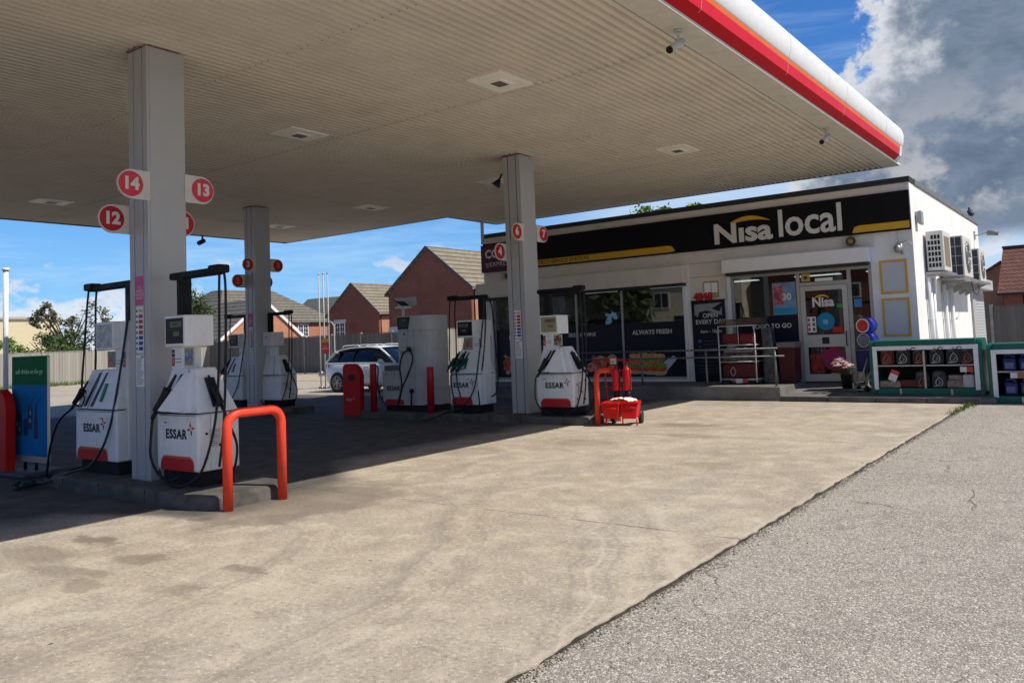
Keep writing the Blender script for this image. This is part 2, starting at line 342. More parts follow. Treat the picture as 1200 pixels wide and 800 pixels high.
def fencemat(name, c1, c2):
    m = bpy.data.materials.new(name); m.use_nodes = True; g = NT(m.node_tree); b = g.n['Principled BSDF']
    geo = g.new('ShaderNodeNewGeometry'); sp = g.new('ShaderNodeSeparateXYZ'); g.lk(geo.outputs['Position'], sp.inputs[0])
    h = g.m('ADD', sp.outputs[0], sp.outputs[1]); fl = g.m('FLOOR', g.m('DIVIDE', h, .15))
    wn = g.new('ShaderNodeTexWhiteNoise', noise_dimensions='1D'); g.lk(fl, wn.inputs['W'])
    n = g.noise(g.mapv(geo.outputs['Position'], (6, 6, .8)), 2., 6, .6)
    c = g.mix(g.m('ADD', g.m('MULTIPLY', wn.outputs['Value'], .6), g.m('MULTIPLY', n, .4)), c1, c2)
    g.lk(c, b.inputs['Base Color']); b.inputs['Roughness'].default_value = .9; return m
FENCE_G = fencemat('weathered_fence_grey', (.23, .21, .18), (.40, .38, .34))
FENCE_B = fencemat('weathered_fence_brown', (.10, .09, .078), (.17, .155, .135))

def leafmat(name, a, bcol):
    m = bpy.data.materials.new(name); m.use_nodes = True; g = NT(m.node_tree); b = g.n['Principled BSDF']
    geo = g.new('ShaderNodeNewGeometry'); n = g.noise(geo.outputs['Position'], 1.4, 4)
    wn = g.new('ShaderNodeTexWhiteNoise'); vm = g.new('ShaderNodeVectorMath', operation='SNAP'); g.lk(geo.outputs['Position'], vm.inputs[0]); vm.inputs[1].default_value = (.25,)*3
    g.lk(vm.outputs[0], wn.inputs['Vector'])
    c = g.mix(g.m('ADD', g.m('MULTIPLY', n, .5), g.m('MULTIPLY', wn.outputs['Value'], .5)), a, bcol)
    g.lk(c, b.inputs['Base Color']); b.inputs['Roughness'].default_value = .65
    b.inputs['Transmission Weight'].default_value = 0.
    return m
LEAF = leafmat('leaves_green', (.035, .065, .018), (.10, .15, .035))
LEAF2 = leafmat('leaves_olive', (.075, .085, .045), (.17, .17, .085))
LEAF3 = leafmat('leaves_bright', (.09, .16, .02), (.20, .30, .05))

# ------------------------------------------------------------------ mesh helpers
class MB:
    def __init__(s): s.b = bmesh.new()
    def face(s, vs, mi=0, sm=False):
        try:
            f = s.b.faces.new(vs); f.material_index = mi; f.smooth = sm; return f
        except ValueError: return None
    def hexa(s, p, mi=0, bev=0.):
        v = [s.b.verts.new(q) for q in p]
        fs = [s.face([v[i] for i in ix], mi) for ix in ((3, 2, 1, 0), (4, 5, 6, 7), (0, 1, 5, 4), (1, 2, 6, 5), (2, 3, 7, 6), (3, 0, 4, 7))]
        if bev > 0:
            es = list({e for f in fs for e in f.edges})
            r = bmesh.ops.bevel(s.b, geom=es, offset=bev, segments=2, affect='EDGES', profile=.5)
            for f in r['faces']: f.material_index = mi
        return s
    def box(s, x0, x1, y0, y1, z0, z1, mi=0, bev=0.):
        x0, x1 = sorted((x0, x1)); y0, y1 = sorted((y0, y1)); z0, z1 = sorted((z0, z1))
        return s.hexa([(x0, y0, z0), (x1, y0, z0), (x1, y1, z0), (x0, y1, z0), (x0, y0, z1), (x1, y0, z1), (x1, y1, z1), (x0, y1, z1)], mi, bev)
    def prism(s, pts, axis, a, b, mi=0, bev=0., sm=False):
        """2-D polygon swept along axis from a to b"""
        def P(u, v, w): return {'x': (w, u, v), 'y': (u, w, v), 'z': (u, v, w)}[axis]
        A = [s.b.verts.new(P(u, v, a)) for u, v in pts]; B = [s.b.verts.new(P(u, v, b)) for u, v in pts]
        fs = [s.face(A[::-1], mi), s.face(B, mi)]; n = len(pts)
        for i in range(n): fs.append(s.face([A[i], A[(i+1) % n], B[(i+1) % n], B[i]], mi, sm))
        if bev > 0:
            es = list({e for f in fs if f for e in f.edges}); r = bmesh.ops.bevel(s.b, geom=es, offset=bev, segments=2, affect='EDGES')
            for f in r['faces']: f.material_index = mi
        return s
    def tube(s, pts, r, seg=10, mi=0, smooth=True, cap=True, cr=True, sub=6):
        pts = [Vector(p) for p in pts]
        if cr and len(pts) > 2:
            q = []
            for i in range(len(pts)-1):
                p0 = pts[max(0, i-1)]; p1 = pts[i]; p2 = pts[i+1]; p3 = pts[min(len(pts)-1, i+2)]
                for k in range(sub):
                    t = k/sub
                    q.append(.5*((2*p1)+(p2-p0)*t+(2*p0-5*p1+4*p2-p3)*t*t+(3*p1-p0-3*p2+p3)*t**3))
            q.append(pts[-1]); pts = q
        rings = []; N = None
        for i, p in enumerate(pts):
            d = (pts[min(i+1, len(pts)-1)]-pts[max(i-1, 0)])
            if d.length < 1e-9: continue
            d.normalize()
            if N is None: N = d.orthogonal().normalized()
            else:
                N = (N-d*N.dot(d)); N = N.normalized() if N.length > 1e-6 else d.orthogonal().normalized()
            B = d.cross(N); rad = r(i/(len(pts)-1)) if callable(r) else r
            rings.append([s.b.verts.new(p+(N*math.cos(a)+B*math.sin(a))*rad) for a in [2*math.pi*k/seg for k in range(seg)]])
        for a, b in zip(rings, rings[1:]):
            for k in range(seg): s.face([a[k], a[(k+1) % seg], b[(k+1) % seg], b[k]], mi, smooth)
        if cap and rings: s.face(rings[0][::-1], mi); s.face(rings[-1], mi)
        return s
    def cyl(s, p0, p1, r, seg=20, mi=0, r2=None):
        rr = (lambda t: r+(r2-r)*t) if r2 is not None else r
        return s.tube([p0, p1], rr, seg, mi, cr=False)
    def lathe(s, prof, c=(0, 0, 0), seg=24, mi=0):
        c = Vector(c); rings = []
        for rad, z in prof: rings.append([s.b.verts.new(c+Vector((rad*math.cos(2*math.pi*k/seg), rad*math.sin(2*math.pi*k/seg), z))) for k in range(seg)])
        for a, b in zip(rings, rings[1:]):
            for k in range(seg): s.face([a[k], a[(k+1) % seg], b[(k+1) % seg], b[k]], mi, True)
        s.face(rings[0][::-1], mi); s.face(rings[-1], mi); return s
    def ball(s, c, r, mi=0, sub=2, sc=(1, 1, 1), jit=0.):
        g = bmesh.ops.create_icosphere(s.b, subdivisions=sub, radius=1.)
        for v in g['verts']:
            k = 1+(random.uniform(-jit, jit) if jit else 0)
            v.co = Vector((v.co.x*r*sc[0]*k, v.co.y*r*sc[1]*k, v.co.z*r*sc[2]*k))+Vector(c)
        for f in {f for v in g['verts'] for f in v.link_faces}: f.material_index = mi; f.smooth = True
        return s
    def build(s, name, mats, parent=None, world=False, recalc=True):
        if recalc: bmesh.ops.recalc_face_normals(s.b, faces=s.b.faces)
        me = bpy.data.meshes.new(name)
        if world and parent is not None: bmesh.ops.translate(s.b, verts=s.b.verts, vec=-absloc(parent))
        s.b.to_mesh(me); s.b.free()
        for m in (mats if isinstance(mats, (list, tuple)) else [mats]): me.materials.append(m)
        o = bpy.data.objects.new(name, me); C.objects.link(o); o.parent = parent; return o
def absloc(o):
    v = Vector((0, 0, 0))
    while o is not None: v += Vector(o.location); o = o.parent
    return v
def tag(o, label=None, cat=None, group=None, kind=None):
    if label: o['label'] = label
    if cat: o['category'] = cat
    if group: o['group'] = group
    if kind: o['kind'] = kind
    return o
def thing(name, label, cat, loc=(0, 0, 0), rz=0., group=None):
    o = bpy.data.objects.new(name, None); C.objects.link(o); o.location = loc; o.rotation_euler = (0, 0, rz); o.empty_display_size = .2
    return tag(o, label, cat, group)
def struct(name, mb, m): return tag(mb.build(name, m), kind='structure')
def add_text(mb, s, size, loc, rz=0., align='CENTER', mi=0, ext=.0015, bold=0., sx=1., spacing=1., flat=False, shear=0., rx=90.):
    """lettering as real geometry, merged into the MB; stands upright reading along +x turned by rz"""
    cu = bpy.data.curves.new('t', 'FONT'); cu.body = s; cu.size = size; cu.align_x = align; cu.align_y = 'CENTER'
    cu.extrude = ext; cu.offset = bold; cu.space_character = spacing; cu.shear = shear; cu.resolution_u = 3
    o = bpy.data.objects.new('t', cu); C.objects.link(o)
    bpy.context.view_layer.update()
    dg = bpy.context.evaluated_depsgraph_get(); me = bpy.data.meshes.new_from_object(o.evaluated_get(dg))
    M = Matrix.Translation(loc) @ Matrix.Rotation(rz, 4, 'Z') @ Matrix.Rotation(R(rx), 4, 'X') @ Matrix.Diagonal((sx, 1, 1, 1))
    me.transform(M); n0 = len(s_faces(mb)); mb.b.from_mesh(me); mb.b.faces.ensure_lookup_table()
    for f in mb.b.faces[n0:]: f.material_index = mi
    bpy.data.objects.remove(o); bpy.data.curves.remove(cu); bpy.data.meshes.remove(me); return mb
def s_faces(mb): mb.b.faces.ensure_lookup_table(); return mb.b.faces
def text(name, s, size, loc, m, parent, rz=0., world=False, **k):
    mb = MB(); add_text(mb, s, size, loc, rz, **k); return mb.build(name, m, parent, world, recalc=False)
def rrect(x0, x1, z0, z1, r, seg=5, corners=(1, 1, 1, 1)):
    p = []
    for (cx, cz, a0, on) in ((x1-r, z1-r, 0, corners[0]), (x0+r, z1-r, 90, corners[1]), (x0+r, z0+r, 180, corners[2]), (x1-r, z0+r, 270, corners[3])):
        if on:
            for k in range(seg+1): a = R(a0+90*k/seg); p.append((cx+r*math.cos(a), cz+r*math.sin(a)))
        else: p.append((x1 if a0 in (0, 270) else x0, z1 if a0 in (0, 90) else z0))
    return p

def fit_text(name, s, x0, x1, z0, z1, y, m, parent, bold=.01, ext=.012):
    """world-space lettering on a -Y face stretched to fill x0..x1, z0..z1"""
    mb = MB(); add_text(mb, s, 1., (0, 0, 0), ext=ext, bold=bold/(z1-z0)*.8, align='LEFT')
    xs = [v.co.x for v in mb.b.verts]; zs = [v.co.z for v in mb.b.verts]; a, b_, c, d = min(xs), max(xs), min(zs), max(zs)
    for v in mb.b.verts: v.co = Vector((x0+(v.co.x-a)/(b_-a)*(x1-x0), y+v.co.y, z0+(v.co.z-c)/(d-c)*(z1-z0)))
    return mb.build(name, m, parent, True, recalc=False)

# ------------------------------------------------------------------ ground
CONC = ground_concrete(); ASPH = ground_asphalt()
b = MB(); b.box(-400, 400, -300, 600, -1.0, -.012); struct('ground', b, ASPH)
def sheet(name, x0, x1, y0, y1, z0, z1, m): b = MB(); b.box(x0, x1, y0, y1, z0, z1); return struct(name, b, m)
# forecourt slab with a slightly broken right-hand edge
b = MB(); pts = [(-60, -12), (-2.36, -12)]
yy = -11.8
while yy < 17.3:
    pts.append((-2.36+noise.noise(Vector((0, yy*1.7, 0)))*.022+noise.noise(Vector((3, yy*7, 0)))*.022+min(0, noise.noise(Vector((9, yy*3, 0)))+.15)*.05, yy)); yy += .04
pts += [(-2.4, 17.36), (-60, 17.36)]
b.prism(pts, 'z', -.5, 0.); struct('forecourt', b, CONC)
sheet('rear_lane', -60, -15.3, 17.36, 24.5, -.5, -.004, CONC)
DRY = mat('dry_verge_ground', (.42, .35, .24), .95, var=.25, vscale=3, bump=.5, bscale=20, dirt=.4, dcol=(.30, .26, .15))
sheet('verge', -60, -15.3, 24.5, 31.2, -.5, .01, DRY)
GRASS = mat('grass_strip', (.12, .17, .04), .95, var=.4, vscale=5)
b = MB()
for i in range(2600):
    x = -47.8+random.random()*2.2; y = 8+random.random()*23; h = random.uniform(.08, .28); a = random.random()*6.3
    dx, dy = .03*math.cos(a), .03*math.sin(a); l = random.uniform(-.08, .08)
    b.face([b.b.verts.new((x-dx, y-dy, 0)), b.b.verts.new((x+dx, y+dy, 0)), b.b.verts.new((x+l, y+l, h))])
tag(b.build('grass', GRASS, recalc=False), 'strip of green grass along the foot of the pale fence', 'grass', kind='stuff')
# weeds in the joint by the far end of the concrete edge, grit in the joint
b = MB()
for i in range(420):
    y = 15.2+random.random()*2.2; x = -2.37+random.gauss(0, .05)+(y-15.2)*.03; h = random.uniform(.01, .045)*(.4+(y-15.2)/2); a = random.random()*6.3
    dx, dy = .012*math.cos(a), .012*math.sin(a); l = random.uniform(-.05, .05)
    b.face([b.b.verts.new((x-dx, y-dy, -.02)), b.b.verts.new((x+dx, y+dy, -.02)), b.b.verts.new((x+l, y+l, h))])
tag(b.build('weeds', GRASS, recalc=False), 'weeds growing in the joint where concrete meets asphalt by the shop step', 'weeds', kind='stuff')
b = MB(); GRIT = mat('joint_grit', (.30, .26, .20), .95, var=.8, vscale=60)
for i in range(3400):
    y = 1.8+15.5*random.random()**1.5; x = -2.335+abs(random.gauss(0, .035)); r = random.uniform(.003, .008)
    if random.random() < .04: x = -2.3+random.random()*.4
    b.ball((x, y, -.020), r, sub=1, sc=(1, 1, .7)) if False else b.hexa([(x-r, y-r, -.013), (x+r, y-r*.7, -.013), (x+r*.8, y+r, -.013), (x-r, y+r*.6, -.013), (x-r*.6, y-r*.5, -.012+r), (x+r*.5, y-r*.5, -.012+r), (x+r*.4, y+r*.5, -.012+r*.8), (x-r*.5, y+r*.4, -.012+r*.9)])
tag(b.build('loose_grit', GRIT), 'loose grit and dirt lying in the joint along the concrete edge', 'grit', kind='stuff')
b = MB(); SOIL = mat('joint_soil', (.05, .042, .033), .95, var=.4, vscale=12)
y = -8.
while y < 17.2:
    w = .03+.05*noise.noise(Vector((y*2, 5, 0))); w2 = .03+.05*noise.noise(Vector(((y+.1)*2, 5, 0)))
    b.face([b.b.verts.new(q) for q in ((-2.42, y, -.009), (-2.352+max(w*.7, .004), y, -.009), (-2.352+max(w2*.7, .004), y+.1, -.009), (-2.42, y+.1, -.009))]); y += .1
struct('edge_joint', b, SOIL)

# ------------------------------------------------------------------ canopy
X0, X1, YN, YF, YNOTCH, XN = -22.55, -3.72, -.4, 19.9, 17.6, -15.2
ZC = 5.1
cano = thing('canopy', 'large flat forecourt canopy with ribbed beige underside and white, orange and red edge', 'canopy', (-13, 9, ZC))
def ribs(x0, x1, y0, y1):
    b = MB(); pitch = .125; n = int(round((x1-x0)/pitch)); prev = None
    prof = []
    for i in range(n):
        x = x0+i*pitch; prof += [(x, .05), (x+.038, .05), (x+.050, 0), (x+.113, 0)]
    prof.append((x0+n*pitch, .05))
    A = [b.b.verts.new((x, y0, ZC+z)) for x, z in prof]; B = [b.b.verts.new((x, y1, ZC+z)) for x, z in prof]
    for i in range(len(prof)-1): b.face([A[i], A[i+1], B[i+1], B[i]])
    return b
b = ribs(X0+.15, XN, YN+.1, YNOTCH-.03); b2 = ribs(XN, X1-.32, YN+.1, YF-.03)
me = bpy.data.meshes.new('x'); b2.b.to_mesh(me); b.b.from_mesh(me); b2.b.free(); bpy.data.meshes.remove(me)
sof = b.build('soffit', SOFFIT, cano, True)
b = MB(); rng = random.Random(3)
for y in (1.55, 3.1, 6.2, 9.3, 12.4, 15.5, 18.6):
    for i in range(int((X1-.4-X0)/.125)):
        x = X0+.15+i*.125+.075
        if (x > XN or y < YNOTCH) and rng.random() < .72: b.box(x-.007, x+.007, y-.007, y+.007, ZC-.004, ZC+.001)
b.build('fixing_screws', mat('screw_dark', (.16, .13, .10), .6), cano, True)
b = MB()
for y in (3.15, 9.35, 15.55):
    b.box(X0+.2, X1-.36, y, y+.006, ZC-.0015, ZC-.0002)
b.build('sheet_lap', mat('lap_seam', (.34, .30, .25), .7), cano, True)  # thin dark strips marking the sheet laps
b = MB(); b.box(-15.13, -15.06, 18.97, 19.04, 4.40, ZC-.001); b.build('support_strut', mat('strut_pale', (.5, .5, .5), .5), cano, True)
b = MB(); b.box(X0+.02, XN+.02, YN+.02, YNOTCH-.04, ZC+.06, ZC+.8); b.box(XN+.02, X1-.02, YN+.02, YF-.04, ZC+.06, ZC+.8)
b.build('roof_deck', SOFTRIM, cano, True)
# flat trim plate along the road-side edge, drip edges of the far sides
b = MB(); b.box(X1-.33, X1+.03, YN, YF-.02, ZC-.012, ZC+.045, bev=.004)
for y in (3, 9.8, 16.5): b.box(X1-.30, X1-.02, y, y+.012, ZC-.016, ZC-.011)
b.build('edge_trim', SOFTRIM, cano, True)
b = MB()
b.box(XN-.02, X1-.34, YF-.045, YF, ZC-.01, ZC+.11); b.box(X0, XN, YNOTCH-.045, YNOTCH, ZC-.01, ZC+.11)
b.box(XN-.045, XN, YNOTCH+.005, YF-.05, ZC-.01, ZC+.11); b.box(X0, X0+.045, YN, YNOTCH-.05, ZC-.01, ZC+.11)
b.build('edge_angle', TRIMG, cano, True)
# fascia: profile swept along the roadside edge and round the far corner
prof = [(0, 0, 1), (.10, .10, 1), (.135, .13, 2), (.155, .272, 3), (.163, .335, 0), (.172, .345, 0), (.205, .46, 0), (.215, .60, 0), (.18, .72, 0), (.10, .82, 0), (-.02, .88, 0), (-.2, .90, 0)]
path = []
rc = .42
for y in [YN+.5+i*(YF-rc-.16-YN-.5)/12 for i in range(13)]: path.append((X1, y, 1, 0))
path.append((X1, YF-rc, 1, 0))
for k in range(1, 9):
    a = R(90*k/8); path.append((X1-rc+rc*math.cos(a), YF-rc+rc*math.sin(a), math.cos(a), math.sin(a)))
path.append((X1-3.5, YF, 0, 1))
b = MB(); rows = []
for (x, y, nx, ny) in path:
    rows.append([b.b.verts.new((x+o*nx, y+o*ny*.55, ZC+h*1.0)) for o, h, _ in prof])
for i in range(len(rows)-1):
    for j in range(len(prof)-1):
        mi = prof[j][2] if i < 12 else 0
        b.face([rows[i][j], rows[i+1][j], rows[i+1][j+1], rows[i][j+1]], mi, j > 4)
fas = b.build('fascia', [FASW, FASR, FASP, FASO], cano, True)
b = MB()
for y in (2.6, 5.65, 8.7, 11.75, 14.8, 17.85):
    for j in range(1, len(prof)-2):
        o, h, _ = prof[j]; o2, h2, _ = prof[j+1]
        b.hexa([(X1+o-.004, y, ZC+h), (X1+o+.0025, y, ZC+h), (X1+o+.0025, y+.008, ZC+h), (X1+o-.004, y+.008, ZC+h), (X1+o2-.004, y, ZC+h2), (X1+o2+.0025, y, ZC+h2), (X1+o2+.0025, y+.008, ZC+h2), (X1+o2-.004, y+.008, ZC+h2)])
b.build('fascia_joint', mat('joint_grey', (.45, .45, .45), .5), cano, True)
b = MB(); b.box(X0-.02, X1+.05, YN-.02, YN+.15, ZC, ZC+.9); b.box(X0-.08, X0-.003, YN-.02, YNOTCH, ZC+.1, ZC+.86)
b.box(X0-.08, XN, YNOTCH+.003, YNOTCH+.06, ZC+.115, ZC+.86); b.box(XN-.01, X1-2.6, YF+.003, YF+.06, ZC+.115, ZC+.86)
b.build('rear_fascia', FASW, cano, True)
# roof lights
LT = [(-6.62, 8.85), (-10.74, 8.72), (-15.0, 8.7), (-19.36, 8.6), (-6.65, 14.6), (-11.05, 14.5), (-15.34, 14.7), (-19.42, 14.95), (-6.62, 3.), (-10.8, 3.), (-15, 3.), (-19.4, 3.)]
LPL = mat('lamp_cover_white', (.95, .93, .86), .4, var=.05); LGR = mat('lamp_grille_dark', (.16, .15, .125), .5)
desc = ['square white canopy light nearest the roadside edge in the near row', 'square white canopy light between the two nearest columns', 'square white canopy light hidden beyond the near column', 'square white canopy light at the far left above the first dispensers',
        'square white canopy light over the extinguisher trolley', 'square white canopy light just left of the middle column top', 'square white canopy light between far column and middle column', 'square white canopy light beside the top of the far left column']
for i, (x, y) in enumerate(LT[:8]):
    t = thing('canopy_light', desc[i], 'light', (x, y, ZC), 0, 'square lights set in the canopy underside')
    b = MB(); b.box(-.29, .29, -.38, .38, -.018, .03, bev=.004); b.build('cover', LPL, t)
    b = MB(); b.box(-.13, .13, -.16, .16, -.034, -.0185, bev=.004); b.build('grille_frame', LPL, t)
    b = MB()
    for k in range(5): b.box(-.085, .085, -.11+k*.044, -.11+k*.044+.032, -.040, -.0345)
    b.build('grille', LGR, t)
# cctv cameras under the edge
CAMW = mat('cctv_cream', (.50, .48, .43), .45)
for (x, y, lab) in ((-3.9, 8.75, 'small cream security camera under the canopy edge nearest the viewer'), (-3.95, 15.0, 'small cream security camera under the canopy edge near the shop corner')):
    t = thing('security_camera', lab, 'camera', (x, y, ZC-.012), 0, 'security cameras under the canopy edge')
    b = MB(); b.cyl((0, 0, 0), (0, 0, -.03), .05); b.tube([(0, 0, -.03), (0, 0, -.09), (-.01, -.04, -.14)], .016); b.build('bracket', CAMW, t)
    b = MB(); b.cyl((.02, .06, -.13), (-.05, -.14, -.26), .045, mi=0); b.cyl((-.0502, -.1405, -.2603), (-.057, -.16, -.273), .043, mi=1); b.build('housing', [CAMW, BLACK], t)
t = thing('security_camera', 'small dark security camera hanging from the far left canopy edge', 'camera', (-22.3, 14.3, ZC-.01))
b = MB(); b.cyl((0, 0, 0), (0, 0, -.12), .03); b.build('bracket', TRIMG, t); b = MB(); b.cyl((-.02, .06, -.16), (.05, -.16, -.26), .07); b.build('housing', BLACK, t)
t = thing('loudspeaker', 'small dark horn loudspeaker at the top of the middle column', 'loudspeaker', (-9.45, 12.5, 4.65))
b = MB(); b.tube([(.06, 0, .1), (0, 0, 0), (-.02, -.02, -.05)], .02); b.build('bracket', BLACKM, t); b = MB(); b.cyl((0, 0, .0), (-.06, -.05, -.12), .03, r2=.09); b.build('horn', BLACKM, t)

# ------------------------------------------------------------------ columns
def column(x0, y0, label, sticker=True, zb=.14, tall=True):
    """x0,y0 = near left corner; .40 wide, .46 deep, grooved on the -Y face"""
    w, d = .40, .46; t = thing('canopy_column', label, 'column', (x0, y0, zb), 0, 'grey clad columns holding the canopy')
    H = ZC-zb-.03
    b = MB(); b.box(0, w, .02, d, 0, H, bev=.008); b.build('cladding', GREY, t)
    b = MB()
    for a, c in ((.0, .100), (.118, .288), (.306, .40)): b.box(a+.001, c, -.012, .019, .0, H-.004, bev=.004)
    b.build('face_panels', GREY, t)
    b = MB(); b.box(.09, .32, .0175, .0195, 0, H-.006); b.build('groove', GROOVE, t)
    b = MB(); b.box(.04, w-.04, .04, d-.04, H, H+.045); b.box(-.02, .25, -.02, .10, H+.004, H+.05); b.build('head_packing', mat('rusty_packing', (.25, .17, .12), .8, var=.4, vscale=20), t)
    if sticker:
        s = thing2 = None
        if sticker != 'chart':
            b = MB(); b.box(.125, .285, -.0155, -.0125, 1.96, 2.29); o = b.build('pink_label', MAG, t)
            text('lettering', 'NO\nMOBILE\nPHONES\nPLEASE', .042, (.205, -.0165, 2.10), LETW, o, ext=.0008)
        b = MB(); b.box(.125, .285, -.0155, -.0125, 1.42, 1.945); o = b.build('fuel_chart', PAPER, t)
        b = MB()
        for k in range(8):
            z = 1.895-k*.061; b.box(.19, .275, -.0175, -.0157, z-.021, z+.021, mi=0 if k == 0 else (1 if k < 5 else 2))
            b.box(.135, .165, -.0175, -.0157, z-.012, z+.012, mi=3)
        b.build('chart_boxes', [mat('chart_yellow', (.6, .5, .15), .5), mat('chart_red', (.42, .03, .04), .5), mat('chart_blue', (.02, .05, .32), .5), LETD], o)
        b = MB(); b.box(.12, .295, -.0155, -.0125, 1.04, 1.395); o = b.build('paper_notice', PAPER, t)
        b = MB()
        for k in range(13): b.box(.135, .135+random.uniform(.08, .145), -.0170, -.0157, 1.07+k*.023, 1.077+k*.023)
        b.box(.23, .285, -.0170, -.0157, 1.365, 1.38)
        b.build('notice_text', mat('notice_ink', (.10, .10, .11), .6), o)
    return t
c1 = column(-9.10, 4.91, 'nearest grey canopy column with pink label between the first two fuel pumps')
c2 = column(-17.36, 12.30, 'far left grey canopy column standing in deep shade behind the near pumps')
c3 = column(-9.37, 12.53, 'middle grey canopy column standing in front of the shop sign', 'chart')

def numsign(n, x, yc, zc, side, label, disc=PINKN, num=LETW, r=.165):
    """flag plate in the Y-Z plane; side -1 sticks out towards -Y"""
    t = thing('pump_number_sign', label, 'number sign', (x, yc, zc), 0, 'round pump number flags on the columns')
    pts = []
    for k in range(17):
        a = R(90+180*k/16) if side < 0 else R(-90+180*k/16); pts.append((r*math.cos(a), r*math.sin(a)))
    pts += [(-side*.215, -r), (-side*.215, r)] if side < 0 else [(-side*.215, r), (-side*.215, -r)]
    b = MB(); b.prism(pts, 'x', -.012, .012, bev=.002); b.build('plate', PLATE, t)
    b = MB(); b.cyl((.0121, side*.012, 0), (.0155, side*.012, 0), r*.86, 32); b.build('disc', disc, t)
    text('numeral', n, .205 if len(n) < 2 else .19, (.0165, side*.012, .0), num, t, R(90), ext=.001, bold=.009)
    return t
numsign('14', -8.70, 4.71, 3.44, -1, 'round pink flag numbered 14 at left of the nearest column')
numsign('13', -8.70, 5.57, 3.47, 1, 'round pink flag numbered 13 at right of the nearest column')
numsign('12', -9.12, 4.71, 3.10, -1, 'round red flag numbered 12 on the left edge of the nearest column', REDN)
numsign('11', -9.12, 5.57, 3.12, 1, 'round red flag half hidden behind the nearest column below flag 13', REDN)
numsign('6', -8.96, 12.33, 3.56, -1, 'round red flag numbered 6 on the middle column', REDN)
numsign('7', -8.96, 13.19, 3.58, 1, 'round red flag numbered 7 at right of the middle column', REDN)
numsign('4', -9.38, 12.33, 3.22, -1, 'round red flag numbered 4 in front of the maroon cafe sign', REDN)
numsign('3', -16.95, 12.10, 3.62, -1, 'round dark red flag with a white 3 on the far left column', REDN)
numsign('3', -16.95, 12.96, 3.63, 1, 'round dark red flag with an orange 3 at right of the far column', REDN, ORNUM)
numsign('2', -17.38, 12.10, 3.25, -1, 'round dark red flag with an orange 2 on the far left column', REDN, ORNUM)
numsign('1', -17.38, 12.96, 3.25, 1, 'round dark red flag almost hidden behind the far left column', REDN, ORNUM)

# ------------------------------------------------------------------ pump islands
def island(x0, x1, y0, y1, label):
    t = thing('pump_island', label, 'kerb', ((x0+x1)/2, (y0+y1)/2, 0), 0, 'raised concrete pump islands')
    b = MB(); r = .34
    def ring(o, z): return [(u, v, z) for u, v in rrect(x0+o, x1-o, y0+o, y1-o, r-o*.8, 7)]
    rs = [ring(0, -.02), ring(.0, .095), ring(.012, .125), ring(.04, .14)]
    vs = [[b.b.verts.new(p) for p in q] for q in rs]; n = len(vs[0])
    for a, c in zip(vs, vs[1:]):
        for k in range(n): b.face([a[k], a[(k+1) % n], c[(k+1) % n], c[k]], 0, True)
    b.face(vs[-1]); b.build('kerb', KERB, t, True)
    b = MB(); x = x0+.55
    while x < x1-.5: b.box(x, x+.007, y0-.002, y0+.03, 0, .125); x += random.uniform(.8, 1.05)
    b.build('kerb_joint', mat('joint_dark', (.03, .028, .025), .9), t, True)
    return t
island(-10.62, -7.12, 4.58, 5.66, 'raised concrete island under the two nearest pumps and column')
island(-13.35, -7.45, 12.08, 13.3, 'raised concrete island in front of the shop carrying three dispensers')
island(-18.9, -15.6, 12.0, 13.1, 'raised concrete island at the foot of the far left column')

# ------------------------------------------------------------------ fuel pumps
def emblem(b, x, z, y, s, mr, md):
    for a, mi in ((90, mr), (0, mr), (180, mr), (270, md)):
        a = R(a+8); dx, dz = math.cos(a), math.sin(a); nx, nz = -dz, dx
        q = [(x+dx*s*.12, z+dz*s*.12), (x+dx*s*.55+nx*s*.30, z+dz*s*.55+nz*s*.30), (x+dx*s*1.25, z+dz*s*1.25), (x+dx*s*.55-nx*s*.18, z+dz*s*.55-nz*s*.18)]
        b.prism(q, 'y', y-.0014, y, mi=mi)
def nozzle(t, p, d, s=1., m=BLACK, lab=None):
    """p = spout end in the holster, d = direction to the grip end"""
    p = Vector(p); d = Vector(d).normalized(); side = Vector((0, 0, 1)).cross(d).normalized(); u = d.cross(side)
    b = MB(); g0 = p+d*.16*s
    b.tube([p, p+d*.10*s, g0], lambda k: .011*s+.009*s*k, 10)
    b.tube([g0-d*.02*s, g0+d*.08*s, g0+d*.20*s+u*.012], lambda k: (.044-.016*k)*s, 12)
    b.tube([g0+d*.02*s-u*.01, g0+d*.04*s-u*.09*s, g0+d*.15*s-u*.10*s, g0+d*.2*s-u*.02*s], .009*s, 8)
    b.tube([g0+d*.20*s, g0+d*.27*s], .019*s, 10, cr=False)
    b.build('nozzle', m, t); return g0+d*.27*s
